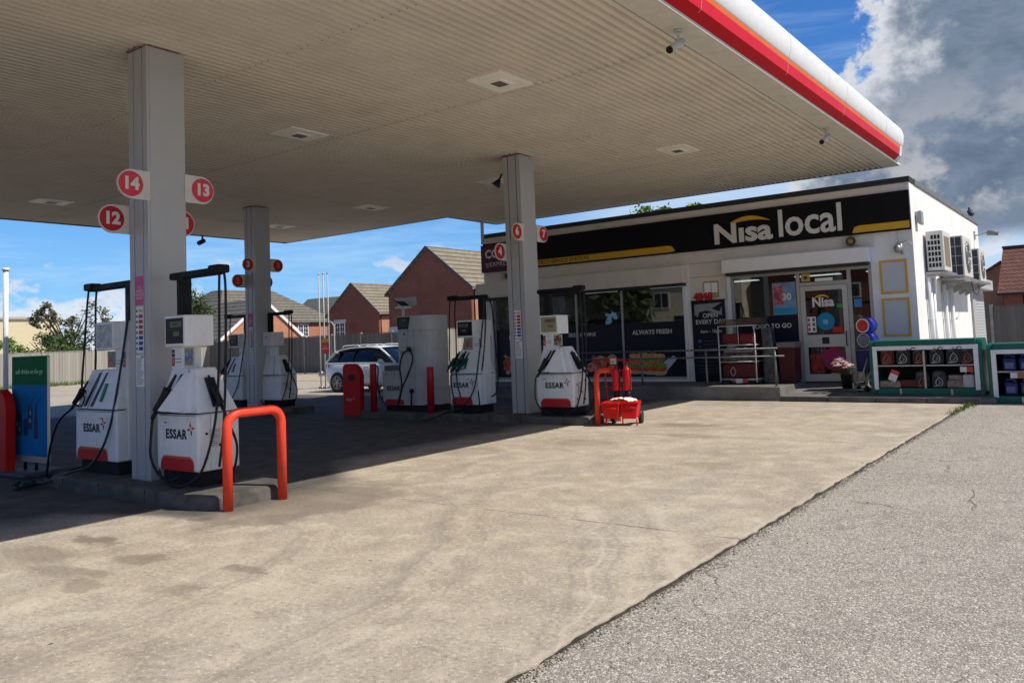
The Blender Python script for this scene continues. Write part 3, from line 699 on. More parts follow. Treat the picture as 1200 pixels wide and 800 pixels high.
def pump(name, label, x, y, zb=.14, W=.78, D=.50, flip=1, display='dark', num='14', hoses=2, sticker=True, essar=True, green=False, far=False, noz=True, scale=1., wide=False):
    """local frame: x 0 = mast side, W = arm side (mirrored when flip=-1); front is -Y at y=0"""
    t = thing(name, label, 'fuel pump', (x, y, zb), 0, 'fuel pumps on the forecourt islands')
    fx = lambda a: a if flip > 0 else -a
    def bx(b, x0, x1, *r, **k): return b.box(fx(x0), fx(x1), *r, **k)
    def P(pts): return [(fx(a), c, e) for a, c, e in pts]
    K = .90                                           # waist height above the world ground 1.04-.14
    b = MB(); bx(b, .05, W-.05, .05, D-.04, 0, .17); b.build('plinth', PLINTH, t)
    b = MB(); bx(b, 0, W, 0, D, .16, .755, bev=.022); cab = b.build('cabinet', WHITE, t)
    b = MB(); bx(b, W*.985, W+.0015, D*.30, D*.304, .18, .74); bx(b, W*.985, W+.0015, D*.62, D*.624, .18, .74); bx(b, W*.06, W*.94, .012, D-.012, .754, .768); b.build('panel_gap', GROOVE, cab)
    b = MB(); sx = W+.001
    for (yy, zz) in ((.10, .3), (.10, .55), (.26, .42), (.38, .28), (.38, .62)): b.cyl((fx(sx-.004), yy, zz), (fx(sx+.012), yy, zz), .013, 10)
    b.build('lock', BLACKM, cab)
    if not far:
        b = MB(); q0 = W*.66 if flip > 0 else W*.60
        bx(b, .05, W-.05, D*.0-.001, .004, .735, .742); b.box(fx(W*.30)-.09, fx(W*.30)-.03, -.0018, .0, .655, .668); b.build('seam', TRIMG, cab)
        b = MB(); bx(b, W-.001, W+.0014, .13, .27, .40, .60); o = b.build('notice', mat('notice_faded', (.66, .64, .58), .6), cab)
        b = MB()
        for k in range(8): bx(b, W+.0016, W+.0024, .145, .145+.04+.07*((k*37) % 10)/10, .42+k*.021, .426+k*.021)
        b.build('notice_text', TRIMG, o)
    # tapered hood
    zt = 1.235; tf = .13
    b = MB(); lo = [(0.005, 0.004), (W-.005, .004), (W-.005, D-.004), (.005, D-.004)]; hi = [(.10, tf), (W-.22, tf), (W-.22, D-tf), (.10, D-tf)]
    if W > .9: hi = [(.10, tf), (W-.16, tf), (W-.16, D-tf), (.10, D-tf)]
    b.hexa([(fx(a), c, .768) for a, c in lo]+[(fx(a), c, zt) for a, c in hi], bev=.012); hood = b.build('hood', WHITE, t)
    b = MB()
    for k, (u0, u1) in enumerate(((.52, .50),)):       # inclined panel gap on the hood front
        a0, a1 = W*.70, W*.56
        b.hexa(P([(a0, -.0005, .775), (a0+.006, -.0005, .775), (a0+.006, .02, .775), (a0, .02, .775), (a1, tf-.006, zt-.01), (a1+.006, tf-.006, zt-.01), (a1+.006, tf+.02, zt-.01), (a1, tf+.02, zt-.01)]))
    b.build('hood_gap', GROOVE, hood)
    # mast column
    b = MB(); bx(b, *((.09, .30) if flip > 0 else (.03, .26)), .135, D-.135, .75, 1.48, bev=.008)
    if flip < 0: bx(b, -.012, .17, .14, D-.14, .17, 1.81, bev=.008)
    col = b.build('neck', WHITE, t)
    b = MB()
    for z in (1.30, 1.335): bx(b, .165 if flip > 0 else .10, .28 if flip > 0 else .225, .1325, .1345, z, z+.008)
    b.build('vent_slot', TRIMG, col)
    # head
    hx0, hx1, hy0, hy1 = .09, .49, .05, .40
    if flip < 0: hx0, hx1, hy0, hy1 = .17, .60, .06, .42
    b = MB(); bx(b, hx0, hx1, hy0, hy1, 1.47, 1.81, bev=.014)
    if flip < 0: bx(b, -.0, .172, .2, .44, 1.48, 1.80)
    head = b.build('display_head', WHITE, t)
    if display in ('dark', 'yellow'):
        dm = DISPK if display == 'dark' else LCDY
        b = MB(); bx(b, hx0+.03, hx1-.035, hy0-.004, hy0+.01, 1.505, 1.78, bev=.002); dp = b.build('display', dm, head)
        b = MB(); pm_ = LCD if display == 'dark' else mat('lcd_ink', (.20, .17, .10), .5)
        bx(b, hx0+.12, hx1-.06, hy0-.0055, hy0-.0042, 1.68, 1.745); bx(b, hx0+.18, hx0+.30, hy0-.0055, hy0-.0042, 1.585, 1.635); bx(b, hx0+.05, hx1-.06, hy0-.0055, hy0-.0042, 1.655, 1.658)
        b.build('readout', pm_, dp)
        xm = fx((hx0+hx1)/2+.02)
        text('readout_digits', '38.07', .05, (xm, hy0-.0062, 1.713), LETD, dp, ext=.0004)
    elif display == 'plain':
        b = MB()
        for (a, z, w) in ((.12, 1.70, .09), (.12, 1.66, .09), (.30, 1.72, .05)): bx(b, hx0+a, hx0+a+w, hy0-.002, hy0, z, z+.016)
        b.build('marking', TRIMG, head)
    elif display == 'panelled':
        b = MB()
        bx(b, hx0+.03, hx1-.03, hy0-.006, hy0, 1.50, 1.78, bev=.002); o = b.build('blank_panel', mat('scuffed_silver', (.42, .42, .43), .35, metal=.3, var=.3, vscale=14, dirt=.8, dcol=(.16, .13, .11)), head)
    # poster
    if sticker:
        p0, p1 = (.32, .50) if flip > 0 else (.27, .47)
        b = MB(); bx(b, p0, p1, .145, .160, 1.255, 1.455); po = b.build('poster_frame', mat('poster_cream', (.52, .49, .40), .6), t)
        b = MB(); bx(b, p0+.015, p1-.015, .1435, .1448, 1.27, 1.44); b.build('poster_print', POSTER if display != 'yellow' else MEALPRINT, po)
        u0 = .062 if flip > 0 else 0.; b = MB(); bx(b, .032+u0, .088+u0, .1325, .1345, 1.36, 1.44, mi=0); bx(b, .032+u0, .088+u0, .1325, .1345, 1.262, 1.352, mi=1); o = b.build('number_sticker', [LETD, mat('sticker_red', (.50, .02, .03), .5)], col)
        text('numeral', num, .05, (fx(.060+u0), .1318, 1.40), LETW, o, ext=.0004)
        b = MB(); bx(b, .045+u0, .075+u0, .1318, .1324, 1.285, 1.335); b.build('sticker_mark', mat('sticker_pale', (.55, .3, .28), .5), o)
    # red kick panel with orange rim
    b = MB(); w0, w1 = .09, W-.07
    if flip < 0: w0, w1 = .20, W-.06
    x0_, x1_ = sorted((fx(w0), fx(w1)))
    if essar:
        b.prism(rrect(x0_, x1_, .165, .315, .09, 5, (1, 1, 0, 0)), 'y', -.008, -.0005, mi=1); b.prism(rrect(x0_+.006, x1_-.006, .165, .292, .08, 5, (1, 1, 0, 0)), 'y', -.0125, -.0082, mi=0)
        b.build('red_kick_panel', [REDP, mat('kick_rim', (.55, .12, .05), .4)], t)
        xc = (x0_+x1_)/2
        b = MB(); add_text(b, 'ESSAR', .135, (xc-.02, -.0035, .54), ext=.0012, bold=.0045, mi=0, spacing=1.12, sx=1.0)
        emblem(b, xc+.26, .605, -.0025, .062, 1, 0); b.build('lettering', [LETD, mat('emblem_red', (.6, .03, .03), .5)], cab)
    # mast with hose arm
    mx = .11 if flip > 0 else .015
    b = MB(); bx(b, mx, mx+.12, .19, .30, 1.48 if flip > 0 else 1.81, 2.24, bev=.004); b.build('mast', BLACKM, t)
    b = MB(); L = W+.17
    bx(b, -.05, L-.10, .19, .30, 2.22, 2.30, bev=.02); bx(b, L-.22, L-.02, .17, .32, 2.235, 2.325, bev=.02)
    b.build('hose_arm', BLACKM, t)
    ax = L-.07
    def H(pts, r=.0135, m=BLACK): bb = MB(); bb.tube(P(pts), r, 8); return bb.build('hose', m, t)
    GRN = mat('green_hose', (.006, .035, .028), .45)
    if flip > 0:
        if noz != 'side':
            # guard wedge and nozzle on the hood front
            b = MB(); b.hexa(P([(.27, -.15, .80), (.64, -.06, .775), (.66, .03, .775), (.27, .04, .79), (.41, .085, 1.19), (.50, .10, 1.19), (.50, .15, 1.19), (.41, .15, 1.19)]), bev=.005); b.build('nozzle_guard', WHITE, t)
            b = MB(); b.hexa(P([(.19, -.012, .82), (.275, -.03, .80), (.275, .05, .80), (.19, .05, .82), (.34, .085, 1.17), (.405, .085, 1.18), (.405, .15, 1.18), (.34, .15, 1.17)])); b.build('holster', BLACK, t)
            e = nozzle(t, (fx(.335), .035, 1.17), (fx(-.34), -.20, -.66), 1.25)
            ex = abs(e.x)
            H([(ex, e.y, e.z), (ex-.06, -.07, .68), (.02, -.08, .50), (.03, -.09, .30), (.12, -.06, .12), (.30, -.04, .06), (.50, -.05, .10)][:7])
        if True:
            # arm-side nozzle
            b = MB(); b.hexa(P([(W-.07, .20, .82), (W+.0, .20, .82), (W, .30, .82), (W-.07, .30, .82), (W-.20, .19, 1.13), (W-.13, .19, 1.13), (W-.13, .29, 1.13), (W-.20, .29, 1.13)])); b.build('holster', BLACK, t)
            e = nozzle(t, (fx(W-.16), .24, 1.15), (fx(.42), .02, -.62))
            H([(abs(e.x), e.y, e.z), (W+.17, .27, .62), (W+.24, .30, .42), (W+.20, .30, .20), (W+.08, .30, .06), (W-.04, .30, .02)])
        H([(ax-.03, .24, 2.25), (ax-.01, .22, 2.05), (ax, .20, 1.4), (ax, .16, .8), (ax-.01, .08, .42), (ax-.08, .0, .14), (ax-.25, -.07, .03), (.50, -.10, .02), (.28, -.10, .08), (.18, -.08, .16)])
        H([(ax+.02, .26, 2.25), (ax+.045, .26, 2.05), (ax+.045, .25, 1.4), (ax+.03, .24, .9), (ax+.01, .22, .5), (ax-.03, .2, .2)])
        b = MB(); b.cyl(P([(ax+.03, .17, .86)])[0], P([(ax-.03, .17, 1.02)])[0], .022, 8); b.build('hose_clip', BLACK, t)
    else:
        # two slots on the hood front, label, mast side towards +X
        b = MB()
        for a in (.70, .54):
            b.hexa(P([(a+.03, -.003, .80), (a+.075, -.003, .80), (a+.075, .03, .80), (a+.03, .03, .80), (a-.14, .115, 1.20), (a-.095, .115, 1.20), (a-.095, .16, 1.20), (a-.14, .16, 1.20)]))
        b.build('holster', mat('holster_dark_blue', (.015, .018, .035), .4), t)
        b = MB(); b.hexa(P([(.37, .008, .86), (.42, .008, .86), (.42, .03, .86), (.37, .03, .86), (.33, .07, 1.07), (.38, .07, 1.07), (.38, .1, 1.07), (.33, .1, 1.07)])); b.build('green_badge', mat('badge_green', (.01, .16, .06), .4), t)
        if noz == 'open':
            e = nozzle(t, (fx(.70), .02, 1.10), (fx(.42), -.10, -.50))
            H([(abs(e.x), e.y, e.z), (W+.24, -.1, .60), (W+.40, -.12, .30), (W+.52, -.10, .04), (W+.62, -.06, -.10), (W+.50, -.0, -.06), (W+.2, .15, .02), (W-.05, .25, .06)], .014, mat('navy_hose', (.006, .008, .025), .4))
        elif noz:
            m_ = mat('nozzle_green', (.005, .055, .035), .45) if green else BLACK
            for a in ((.66, .52, .38) if green else (.66,)): nozzle(t, (fx(a-.06), .09, 1.17), (fx(.25), -.14, -.42), m=m_)
            if green:
                H([(.70, -.02, .85), (.66, -.08, .55), (.60, -.09, .30), (.45, -.10, .06), (.20, -.10, .02), (.0, -.05, .10), (.06, .02, .5), (.0, .12, 1.0), (-.03, .2, 1.7), (-.02, .22, 2.22)])
                H([(.58, -.02, .85), (.5, -.08, .55), (.42, -.09, .30)], m=GRN)
            else:
                H([(abs(fx(.82)), -.02, .80), (W+.10, -.06, .50), (W+.02, -.08, .2), (W-.2, -.05, .05)])
        H([(ax, .22, 2.25), (ax+.01, .20, 2.0), (ax, .16, 1.5), (ax-.02, .12, 1.1), (ax-.06, .10, .9)])
        H([(ax-.10, .27, 2.24), (ax-.07, .27, 2.0), (ax-.09, .26, 1.5), (ax-.10, .24, 1.05)])
        H([(-.02, .19, 2.25), (-.04, .15, 2.0), (.0, .10, 1.5), (.05, .04, 1.0), (.10, -.03, .55), (.22, -.08, .28), (.45, -.10, .10), (.70, -.16, .04), (.95, -.36, -.08), (1.12, -.48, -.11)], .014, GRN)
        H([(-.06, .30, 2.25), (-.13, .30, 2.0), (-.17, .30, 1.4), (-.22, .30, .8), (-.16, .3, .4), (-.03, .3, .3)])
    return t
pump('fuel_pump', 'white fuel pump right of the nearest column, behind the large red hoop', -8.50, 4.86, flip=1, display='dark', num='14')
pump('fuel_pump', 'white fuel pump left of the nearest column with a hose trailing on the ground', -9.44, 4.90, W=.98, flip=-1, display='panelled', num='12', noz='open')
pump('fuel_pump', 'white fuel pump with yellowed display right of the middle column', -8.60, 12.25, W=.80, flip=1, display='yellow', num='6', zb=.14)
pump('fuel_pump', 'white fuel pump with green nozzles just left of the middle column', -9.95, 12.28, W=.78, flip=-1, display='dark', num='4', green=True)
pump('fuel_pump', 'white fuel pump at right of the far left column with one hose looping low', -17.10, 12.45, W=.84, flip=1, display='plain', sticker=False, essar=False, noz='side')
pump('fuel_pump', 'shaded fuel pump at left of the far left column, half behind the nearest pump', -17.60, 12.30, W=.80, flip=-1, display='dark', sticker=False, essar=False)

b = MB()
for k in range(5):
    c0 = Vector((-10.62+.03*k, 4.36+.02*k, .03+.012*k)); rr_ = .12+.02*(k % 3)
    b.tube([c0+Vector((rr_*math.cos(R(a)), rr_*.8*math.sin(R(a)), .02*math.sin(R(a*2+k*50)))) for a in range(k*40, k*40+340, 30)], .013, 8)
tag(b.build('coiled_hose', mat('green_hose', (.006, .035, .028), .45)), 'small tangle of dark green hose on the ground left of the nearest island', 'hose')
# tall gas dispenser on the second island
t = thing('gas_dispenser', 'tall grey white gas dispenser with low wing and looped hose between two red posts', 'gas dispenser', (-12.63, 12.3, .14))
GW = mat('dispenser_grey_white', (.50, .50, .50), .4, var=.05, dirt=.4, dcol=(.3, .28, .25))
b = MB(); b.box(.05, 1.32, .05, .65, 0, .14); b.build('plinth', PLINTH, t)
b = MB(); b.box(0, .50, 0, .6, .13, .84, bev=.02); lw = b.build('low_cabinet', GW, t)
b = MB(); b.box(.03, .48, .03, .5, .84, .95, bev=.01); b.build('cabinet_top', mat('wing_top_dark', (.13, .13, .13), .5), lw)
b = MB(); pts = [(.50, 0), (.98, 0)]+[(.98+.36*math.sin(R(a)), .36-.36*math.cos(R(a))) for a in (15, 30, 45, 60, 75, 90)]+[(1.34, .62), (.50, .62)]
b.prism(pts, 'z', .13, 1.66, sm=False); tw = b.build('tall_cabinet', GW, t)
b = MB(); b.prism([(x*1.0, y-.004) for x, y in pts[:1]]+[(x+.004, y-.003) for x, y in pts[1:-1]]+[(.47, .62)], 'z', 1.665, 1.97); hd = b.build('head', GW, t)
b = MB(); b.hexa([(.505, -.012, 1.70), (.80, -.012, 1.70), (.80, .02, 1.70), (.505, .02, 1.70), (.50, -.012, 1.95), (.86, -.012, 1.95), (.86, .02, 1.95), (.50, .02, 1.95)]); ds = b.build('display', DISPK, hd)
b = MB(); b.box(.54, .80, -.0135, -.0125, 1.73, 1.92, mi=0); b.box(.64, .74, -.0148, -.0136, 1.87, 1.91, mi=1); b.build('readout', [mat('screen_green', (.03, .06, .04), .3), LCD], ds)
b = MB()
for a in ((.50, .95, 1.33, 1.336), (.50, .95, .70, .706), (.76, .765, .70, 1.66), (.95, .955, .14, 1.65), (.50, .95, 1.0, 1.004)): b.box(a[0], a[1], -.002, .001, a[2], a[3])
b.build('panel_gap', TRIMG, tw)
for x in (.1, .35): b = MB(); b.box(x, x+.03, -.008, 0, .76, .79); b.build('button', TRIMG, lw)
b = MB(); b.box(.58, .64, -.01, 0, 1.18, 1.25); b.build('button', TRIMG, tw); b = MB(); b.box(.66, .70, -.01, 0, 1.58, 1.62); b.build('card_slot', DISPK, tw)
b = MB(); x0_, x1_ = .08, .62; b.prism(rrect(x0_, x1_, .12, .25, .08, 5, (1, 1, 0, 0)), 'y', -.012, -.0025); b.build('red_kick_panel', REDP, t)
b = MB(); add_text(b, 'ESSAR', .13, (.32, -.0055, .47), ext=.001, bold=.0045, spacing=1.12); emblem(b, .56, .54, -.0025, .05, 1, 0); b.build('lettering', [LETD, MATS['emblem_red']], lw)
b = MB(); b.tube([(.84, -.03, 1.28), (.70, -.08, 1.18), (.62, -.10, .9), (.66, -.10, .55), (.56, -.12, .2), (.48, -.12, .08)], .017, 8)
b.tube([(.84, -.03, 1.28), (.98, -.08, 1.10), (.90, -.10, .85), (.70, -.12, .5), (.60, -.12, .22), (.5, -.14, .06)], .017, 8)
b.tube([(-.12, -.1, .98), (.0, -.12, .90), (-.02, -.12, .55), (.08, -.12, .25), (.3, -.12, .08)], .015, 8)
b.tube([(.86, -.03, .42), (.89, -.06, .3), (.86, -.05, .1)], .02, 8); b.cyl((.86, -.04, .42), (.86, 0, .42), .05); b.cyl((.78, -.01, 1.30), (.90, -.07, 1.26), .04, 10)
b.build('hose', BLACK, t)

# ------------------------------------------------------------------ hoops, posts, bins
def hoop(label, x, y0, y1, h, r=.048, bend=.14):
    t = MB(); pts = [(x, y0, 0), (x, y0, h-bend)]
    for k in range(1, 7): a = R(90*k/6); pts.append((x, y0+bend-bend*math.cos(a), h-bend+bend*math.sin(a)))
    for k in range(0, 7): a = R(90*k/6); pts.append((x, y1-bend+bend*math.sin(a), h-bend+bend*math.cos(a)))
    pts.append((x, y1, 0)); t.tube(pts, r, 20, cr=False)
    o = t.build('guard_hoop', ORRED); return tag(o, label, 'guard hoop', 'red tubular guard hoops')
hoop('bright orange red guard hoop at the end of the nearest pump island', -7.03, 4.74, 5.38, .93)
hoop('orange red guard hoop seen edge on beside the extinguisher trolley', -7.33, 12.25, 12.95, .93)
for (x, y, h, lab) in ((-12.76, 12.16, 1.14, 'red round post left of the tall gas dispenser'), (-11.13, 12.16, 1.06, 'red round post in front of the tall gas dispenser')):
    t = thing('red_post', lab, 'post', (x, y, .14), 0, 'red steel posts on the second island')
    b = MB(); b.lathe([(.072, 0), (.072, h-.16), (.066, h-.145), (.0, h-.144)]); b.build('tube', mat('post_dark_red', (.42, .012, .014), .4, var=.08), t)
def bin_(label, x, y, h=1.14, w=.52, rz=0.):
    t = thing('litter_bin', label, 'litter bin', (x, y, 0), rz, 'red litter bins at the island ends')
    r = .25; pts = [(-w/2, 0), (w/2, 0), (w/2, h-r)]+[(w/2-r+r*math.cos(R(a)), h-r+r*math.sin(R(a))) for a in (15, 30, 45, 60, 75, 90)]+[(-w/2+.08, h), (-w/2+.03, h-.02), (-w/2, h-.07)]
    b = MB(); b.prism(pts, 'y', -.06, .06, bev=.015); body = b.build('body', REDB, t)
    b = MB(); b.prism(rrect(-.09, .11, h-.36, h-.22, .06), 'y', -.068, -.059); b.build('slot', BLACK, t)
    b = MB(); add_text(b, 'ESSAR', .07, (-.08, -.0645, h-.78)); emblem(b, .07, h-.75, -.0635, .03, 0, 0); b.build('lettering', LETW, body)
bin_('dark red litter bin with rounded top left of the gas dispenser', -13.56, 12.32, 1.14, .56)
bin_('red litter bin cut by the left edge of the view beside the drinks board', -12.27, 4.78, 1.14, .62)

# advertising board
t = thing('advertising_board', 'blue and green soft drinks board on a dark round base at far left', 'sign board', (-11.80, 4.965, 0), R(4.4))
b = MB(); b.box(-.40, .40, -.30, .30, 0, .07, bev=.025); b.build('base', mat('board_base', (.06, .06, .07), .6, var=.2), t)
b = MB(); b.cyl((-.14, 0, .07), (-.14, 0, .20), .02); b.build('spring_post', BLACKM, t); b = MB(); b.cyl((.14, 0, .07), (.14, 0, .20), .02); b.build('spring_post', BLACKM, t)
b = MB(); b.prism(rrect(-.445, .445, .17, 1.58, .02, 3), 'y', -.02, .02, bev=.003); fr = b.build('frame', SILV, t)
b = MB(); b.box(-.44, .44, -.0245, -.0203, .25, 1.19); b.build('blue_print', mat('board_blue', (.006, .17, .42), .6, var=.12, vscale=1.5, spec=.1), fr)
b = MB(); b.box(-.44, .44, -.0245, -.0203, 1.191, 1.575); b.build('green_print', mat('board_green', (.008, .13, .04), .6, var=.06, spec=.1), fr)
text('lettering', 'soft drinks on the go', .092, (-.0, -.0255, 1.37), mat('board_text', (.42, .62, .48), .5), fr, ext=.0008, sx=.88, bold=.001)
b = MB()   # jar, cups and bottle drawn on the board
def sil(pts, mi=0, y=-.0262): b.prism(pts, 'y', y, y+.0012, mi=mi)
sil(rrect(-.36, -.17, .52, .80, .05), 0); sil(rrect(-.34, -.19, .79, .85, .015), 1); sil(rrect(-.34, -.19, .55, .70, .04), 2, -.0276)
sil([(-.13, .52), (-.03, .52), (-.015, .74), (-.145, .74)], 0); sil([(-.02, .60), (.08, .60), (.10, .92), (-.04, .92)], 2); sil([(.0, .62), (.06, .62), (.08, .86), (-.02, .86)], 0, -.0276)
sil([(.13, .48), (.22, .48), (.22, .72), (.195, .80), (.195, .93), (.155, .93), (.155, .80), (.13, .72)], 0); sil([(.135, .52), (.215, .52), (.215, .66), (.135, .66)], 3, -.0276)
for (x, z) in ((-.30, .66), (-.24, .60), (.03, .72), (.04, .82)): sil([(x+.028*math.cos(R(k*45)), z+.035*math.sin(R(k*45))) for k in range(8)], 4, -.029)
for (x0, z0, x1, z1) in ((-.29, .84, -.36, 1.0), (-.07, .74, -.16, 1.02), (.04, .92, .13, 1.03), (.02, .92, -.03, 1.02), (.175, .93, .30, 1.02)): b.tube([(x0, -.0265, z0), (x1, -.0265, z1)], .004, 6, 1, cr=False)
b.build('drinks_picture', [mat('pic_navy', (.012, .04, .10), .5), mat('pic_teal', (.01, .09, .2), .5), mat('pic_mid', (.02, .08, .15), .5), mat('pic_plum', (.06, .03, .10), .5), mat('pic_pale', (.20, .30, .28), .5)], fr)
# slim white pole at the extreme left
t = thing('white_pole', 'slim white pole at the extreme left edge beyond the drinks board', 'pole', (-25.7, 10.14, 0))
b = MB(); b.cyl((0, 0, 0), (0, 0, 4.1), .07); b.cyl((0, 0, 4.1), (0, 0, 4.18), .10); b.build('shaft', FASW, t)

# extinguisher trolley
t = thing('extinguisher_trolley', 'red tubular trolley with sand boxes beside the second hoop', 'fire trolley', (-6.98, 12.62, 0), R(18))
b = MB(); b.tube([(-.36, .12, .22), (-.36, .12, 1.05), (-.33, .12, 1.10), (-.15, .12, 1.10), (-.02, .12, 1.10), (.01, .12, 1.05), (.01, .12, .22)], .016, 8, cr=False)
for z in (.92, .60, .30): b.cyl((-.36, .12, z), (.01, .12, z), .012, 8)
b.cyl((-.2, .12, .25), (-.2, -.25, .22), .014, 8); b.cyl((.2, .12, .25), (.2, -.25, .22), .014, 8)
b.box(-.30, .08, .06, .16, .45, .462); b.cyl((-.2, .1, .39), (-.2, .1, .45), .03, 10); b.cyl((-.01, .1, .39), (-.01, .1, .45), .03, 10); b.build('frame', mat('trolley_red', (.40, .012, .02), .4), t)
for x in (-.24, .24):
    b = MB(); b.cyl((x-.03, .1, .12), (x+.03, .1, .12), .12, 20); b.build('wheel', BLACK, t)
for k, x in enumerate((-.20, .11)):
    b = MB(); b.hexa([(x-.12, -.36, .12), (x+.12, -.36, .12), (x+.12, .0, .12), (x-.12, .0, .12), (x-.15, -.40+.1*k, .36), (x+.15, -.40+.1*k, .36), (x+.15, .03, .36), (x-.15, .03, .36)], bev=.008)
    b.box(x-.163, x+.163, -.42+.1*k, .05, .362, .38, bev=.006); b.box(x-.150, x+.150, -.41+.1*k, .04, .3805, .40, bev=.008)
    b.cyl((x-.11, -.425+.1*k, .30), (x+.11, -.425+.1*k, .30), .010, 6)
    b.build('sand_box', REDB, t)
b = MB()
for x in (-.28, .0, .24): b.cyl((x, -.33, .12), (x, -.33, 0), .012, 8)
b.build('foot', EXTRED, t)
for k, (dx, lab) in enumerate(((-.20, 'left red fire extinguisher standing on the trolley'), (-.01, 'right red fire extinguisher standing on the trolley'))):
    ca, sa = math.cos(R(18)), math.sin(R(18)); px, py = -6.98+dx*ca-.06*sa*0-(-.0)*sa, 12.62+dx*sa+.05
    e = thing('fire_extinguisher', lab, 'fire extinguisher', (px+.0, py+.06, .566), 0, 'fire extinguishers on the trolley')
    b = MB(); b.lathe([(.05, .0), (.070, .01), (.073, .03), (.073, .34), (.068, .37), (.045, .40), (.02, .41), (.02, .475)]); b.build('cylinder', EXTRED, e)
    b = MB(); b.box(-.018, .018, -.05, .03, .475, .495); b.box(-.014, .014, -.10, .03, .50, .512); b.build('valve', BLACKM if k == 0 else EXTRED, e); b = MB(); b.cyl((0, 0, -.10), (0, 0, -.001), .055, 12); b.build('base_strap', BLACK, e)
    b = MB(); b.tube([(0, -.04, .485), (.06, -.06, .45), (.09, -.05, .3), (.085, -.04, .05), (.07, -.05, -.02)], .010, 8); b.build('hose', BLACK, e)
    if k == 0:
        b = MB(); b.box(-.06, .06, -.085, -.078, .47, .57); b.build('card_tag', mat('card_cream', (.5, .48, .36), .6), e)
# rag
b = MB(); N = 14; vv = []
for i in range(N+1):
    for j in range(N+1):
        u = i/N-.5; v = j/N-.5; z = .445+.045*noise.noise(Vector((u*6, v*6, 1)))+.02*noise.noise(Vector((u*14, v*14, 4)))-.04*max(0, (abs(u)*2)**4)
        vv.append(b.b.verts.new((-6.97+u*.36+v*.06, 12.48+v*.22+u*.12, z)))
for i in range(N):
    for j in range(N): b.face([vv[i*(N+1)+j], vv[(i+1)*(N+1)+j], vv[(i+1)*(N+1)+j+1], vv[i*(N+1)+j+1]], 0, True)
tag(b.build('rag', mat('rag_white', (.8, .8, .8), .9)), 'crumpled white rag lying on the red sand boxes', 'rag')

# ------------------------------------------------------------------ shop platform and steps
YS = 19.2; XL, XR = -15.25, -3.42; YB = 30.0; ZR = 4.72; ZF = .30
b = MB(); b.box(-15.5, -5.87, 17.36, YS+.02, -.02, ZF, bev=.012)
for x in (-14, -12.2, -10.4, -8.6, -6.9): b.box(x, x+.01, 17.355, 17.37, 0, ZF-.01)
struct('shop_platform', b, STEPC)
b = MB(); b.hexa([(-5.868, 17.37, -.02), (-1.9, 17.37, -.02), (-1.9, YS+.02, -.02), (-5.868, YS+.02, -.02), (-5.868, 17.37, .10), (-1.9, 17.37, .10), (-1.9, YS+.02, .24), (-5.868, YS+.02, .26)])
struct('shop_step', b, STEPC)
b = MB()
for k, x in enumerate((-5.8, -4.88, -3.96, -3.04)): b.box(x+.004, x+.905, 17.30, 17.365, -.03, .105+.004*(k % 2), bev=.008)
struct('step_kerb', b, KERB)
sheet('service_yard', -1.9, 30, 17.36, 34, -.4, -.008, ASPH)

# ------------------------------------------------------------------ shop
shop = thing('shop_building', 'single storey white forecourt shop with black sign band and glazed front', 'shop', (-9.3, 24, 0))
O1 = (-15.0, -8.78, ZF, 2.86)         # long window band
O2 = (-7.58, -4.30, ZF-.02, 2.94)     # entrance opening
b = MB(); T = .25
b.box(XL, O1[0], YS, YS+T, 0, 2.9); b.box(O1[1], O2[0], YS, YS+T, 0, 2.9); b.box(O2[1], XR, YS, YS+T, 0, 2.9)
b.box(XL, XR, YS, YS+T, 2.9, ZR-.12)
b.box(XR-T, XR-.001, YS+T, YB, 0, ZR-.121); b.box(XL, XL+T, YS+T, YB, 0, ZR-.121); b.box(XL+T, XR-T, YB-T, YB, 0, ZR-.121)
b.box(O1[0], O1[1], YS+.005, YS+T, 0, ZF+.06)
wl = b.build('wall', WALL, shop, True)
b = MB(); b.box(XL+.02, XR-.02, YS-.012, YS-.001, 4.43, ZR-.125); b.box(-8.60, -7.66, YS-.010, YS-.001, 2.30, 3.25); b.box(-8.60, -4.2, YS-.010, YS-.001, 3.255, 3.545); b.box(XL+.02, -8.61, YS-.011, YS-.001, 3.25, 3.545)
b.build('cream_cladding', CREAMW, shop, True)
b = MB(); b.box(-8.60, -7.66, YS-.013, YS-.0105, 2.895, 2.905); b.box(-8.60, -7.66, YS-.013, YS-.0105, 3.25, 3.26); b.build('cladding_joint', TRIMG, shop, True)
b = MB(); b.box(XL-.03, XR+.02, YS-.05, YS+.5, ZR-.118, ZR+.0, bev=.006); b.build('roof_edge', TRIMK, shop, True)
b = MB(); b.box(XR-.3, XR+.035, YS+.5, YB+.03, ZR-.118, ZR-.0, bev=.006); b.box(XL-.03, XR-.31, YS+.51, YB, ZR-.118, ZR-.03); b.build('roof', TRIMG, shop, True)
# sign band
b = MB(); b.box(-15.2, XR-.01, YS-.075, YS-.014, 3.56, 4.42, bev=.004); sb = b.build('sign_band', NAVY, shop, True)
b = MB()
y0_, y1_ = YS-.0785, YS-.0755
b.prism([(-15.1, 3.60), (-9.05, 3.60), (-8.93, 3.62), (-9.02, 3.745), (-9.12, 3.77), (-15.1, 3.77)], 'y', y0_, y1_)
b.build('yellow_stripe', YEL, sb, True); b = MB(); b.prism([(-4.62, 3.60), (-3.45, 3.60), (-3.45, 3.755), (-4.47, 3.755), (-4.57, 3.73), (-4.62, 3.63)], 'y', y0_, y1_); b.build('yellow_stripe', YEL, sb, True)
text('lettering', 'ENFIELD SERVICE STATION', .155, (-12.45, YS-.080, 3.685), LETBR, sb, world=True, bold=.002) if False else text('lettering', 'FIELD SERVICE STATION', .155, (-12.33, YS-.080, 3.685), LETBR, sb, world=True, bold=.002)
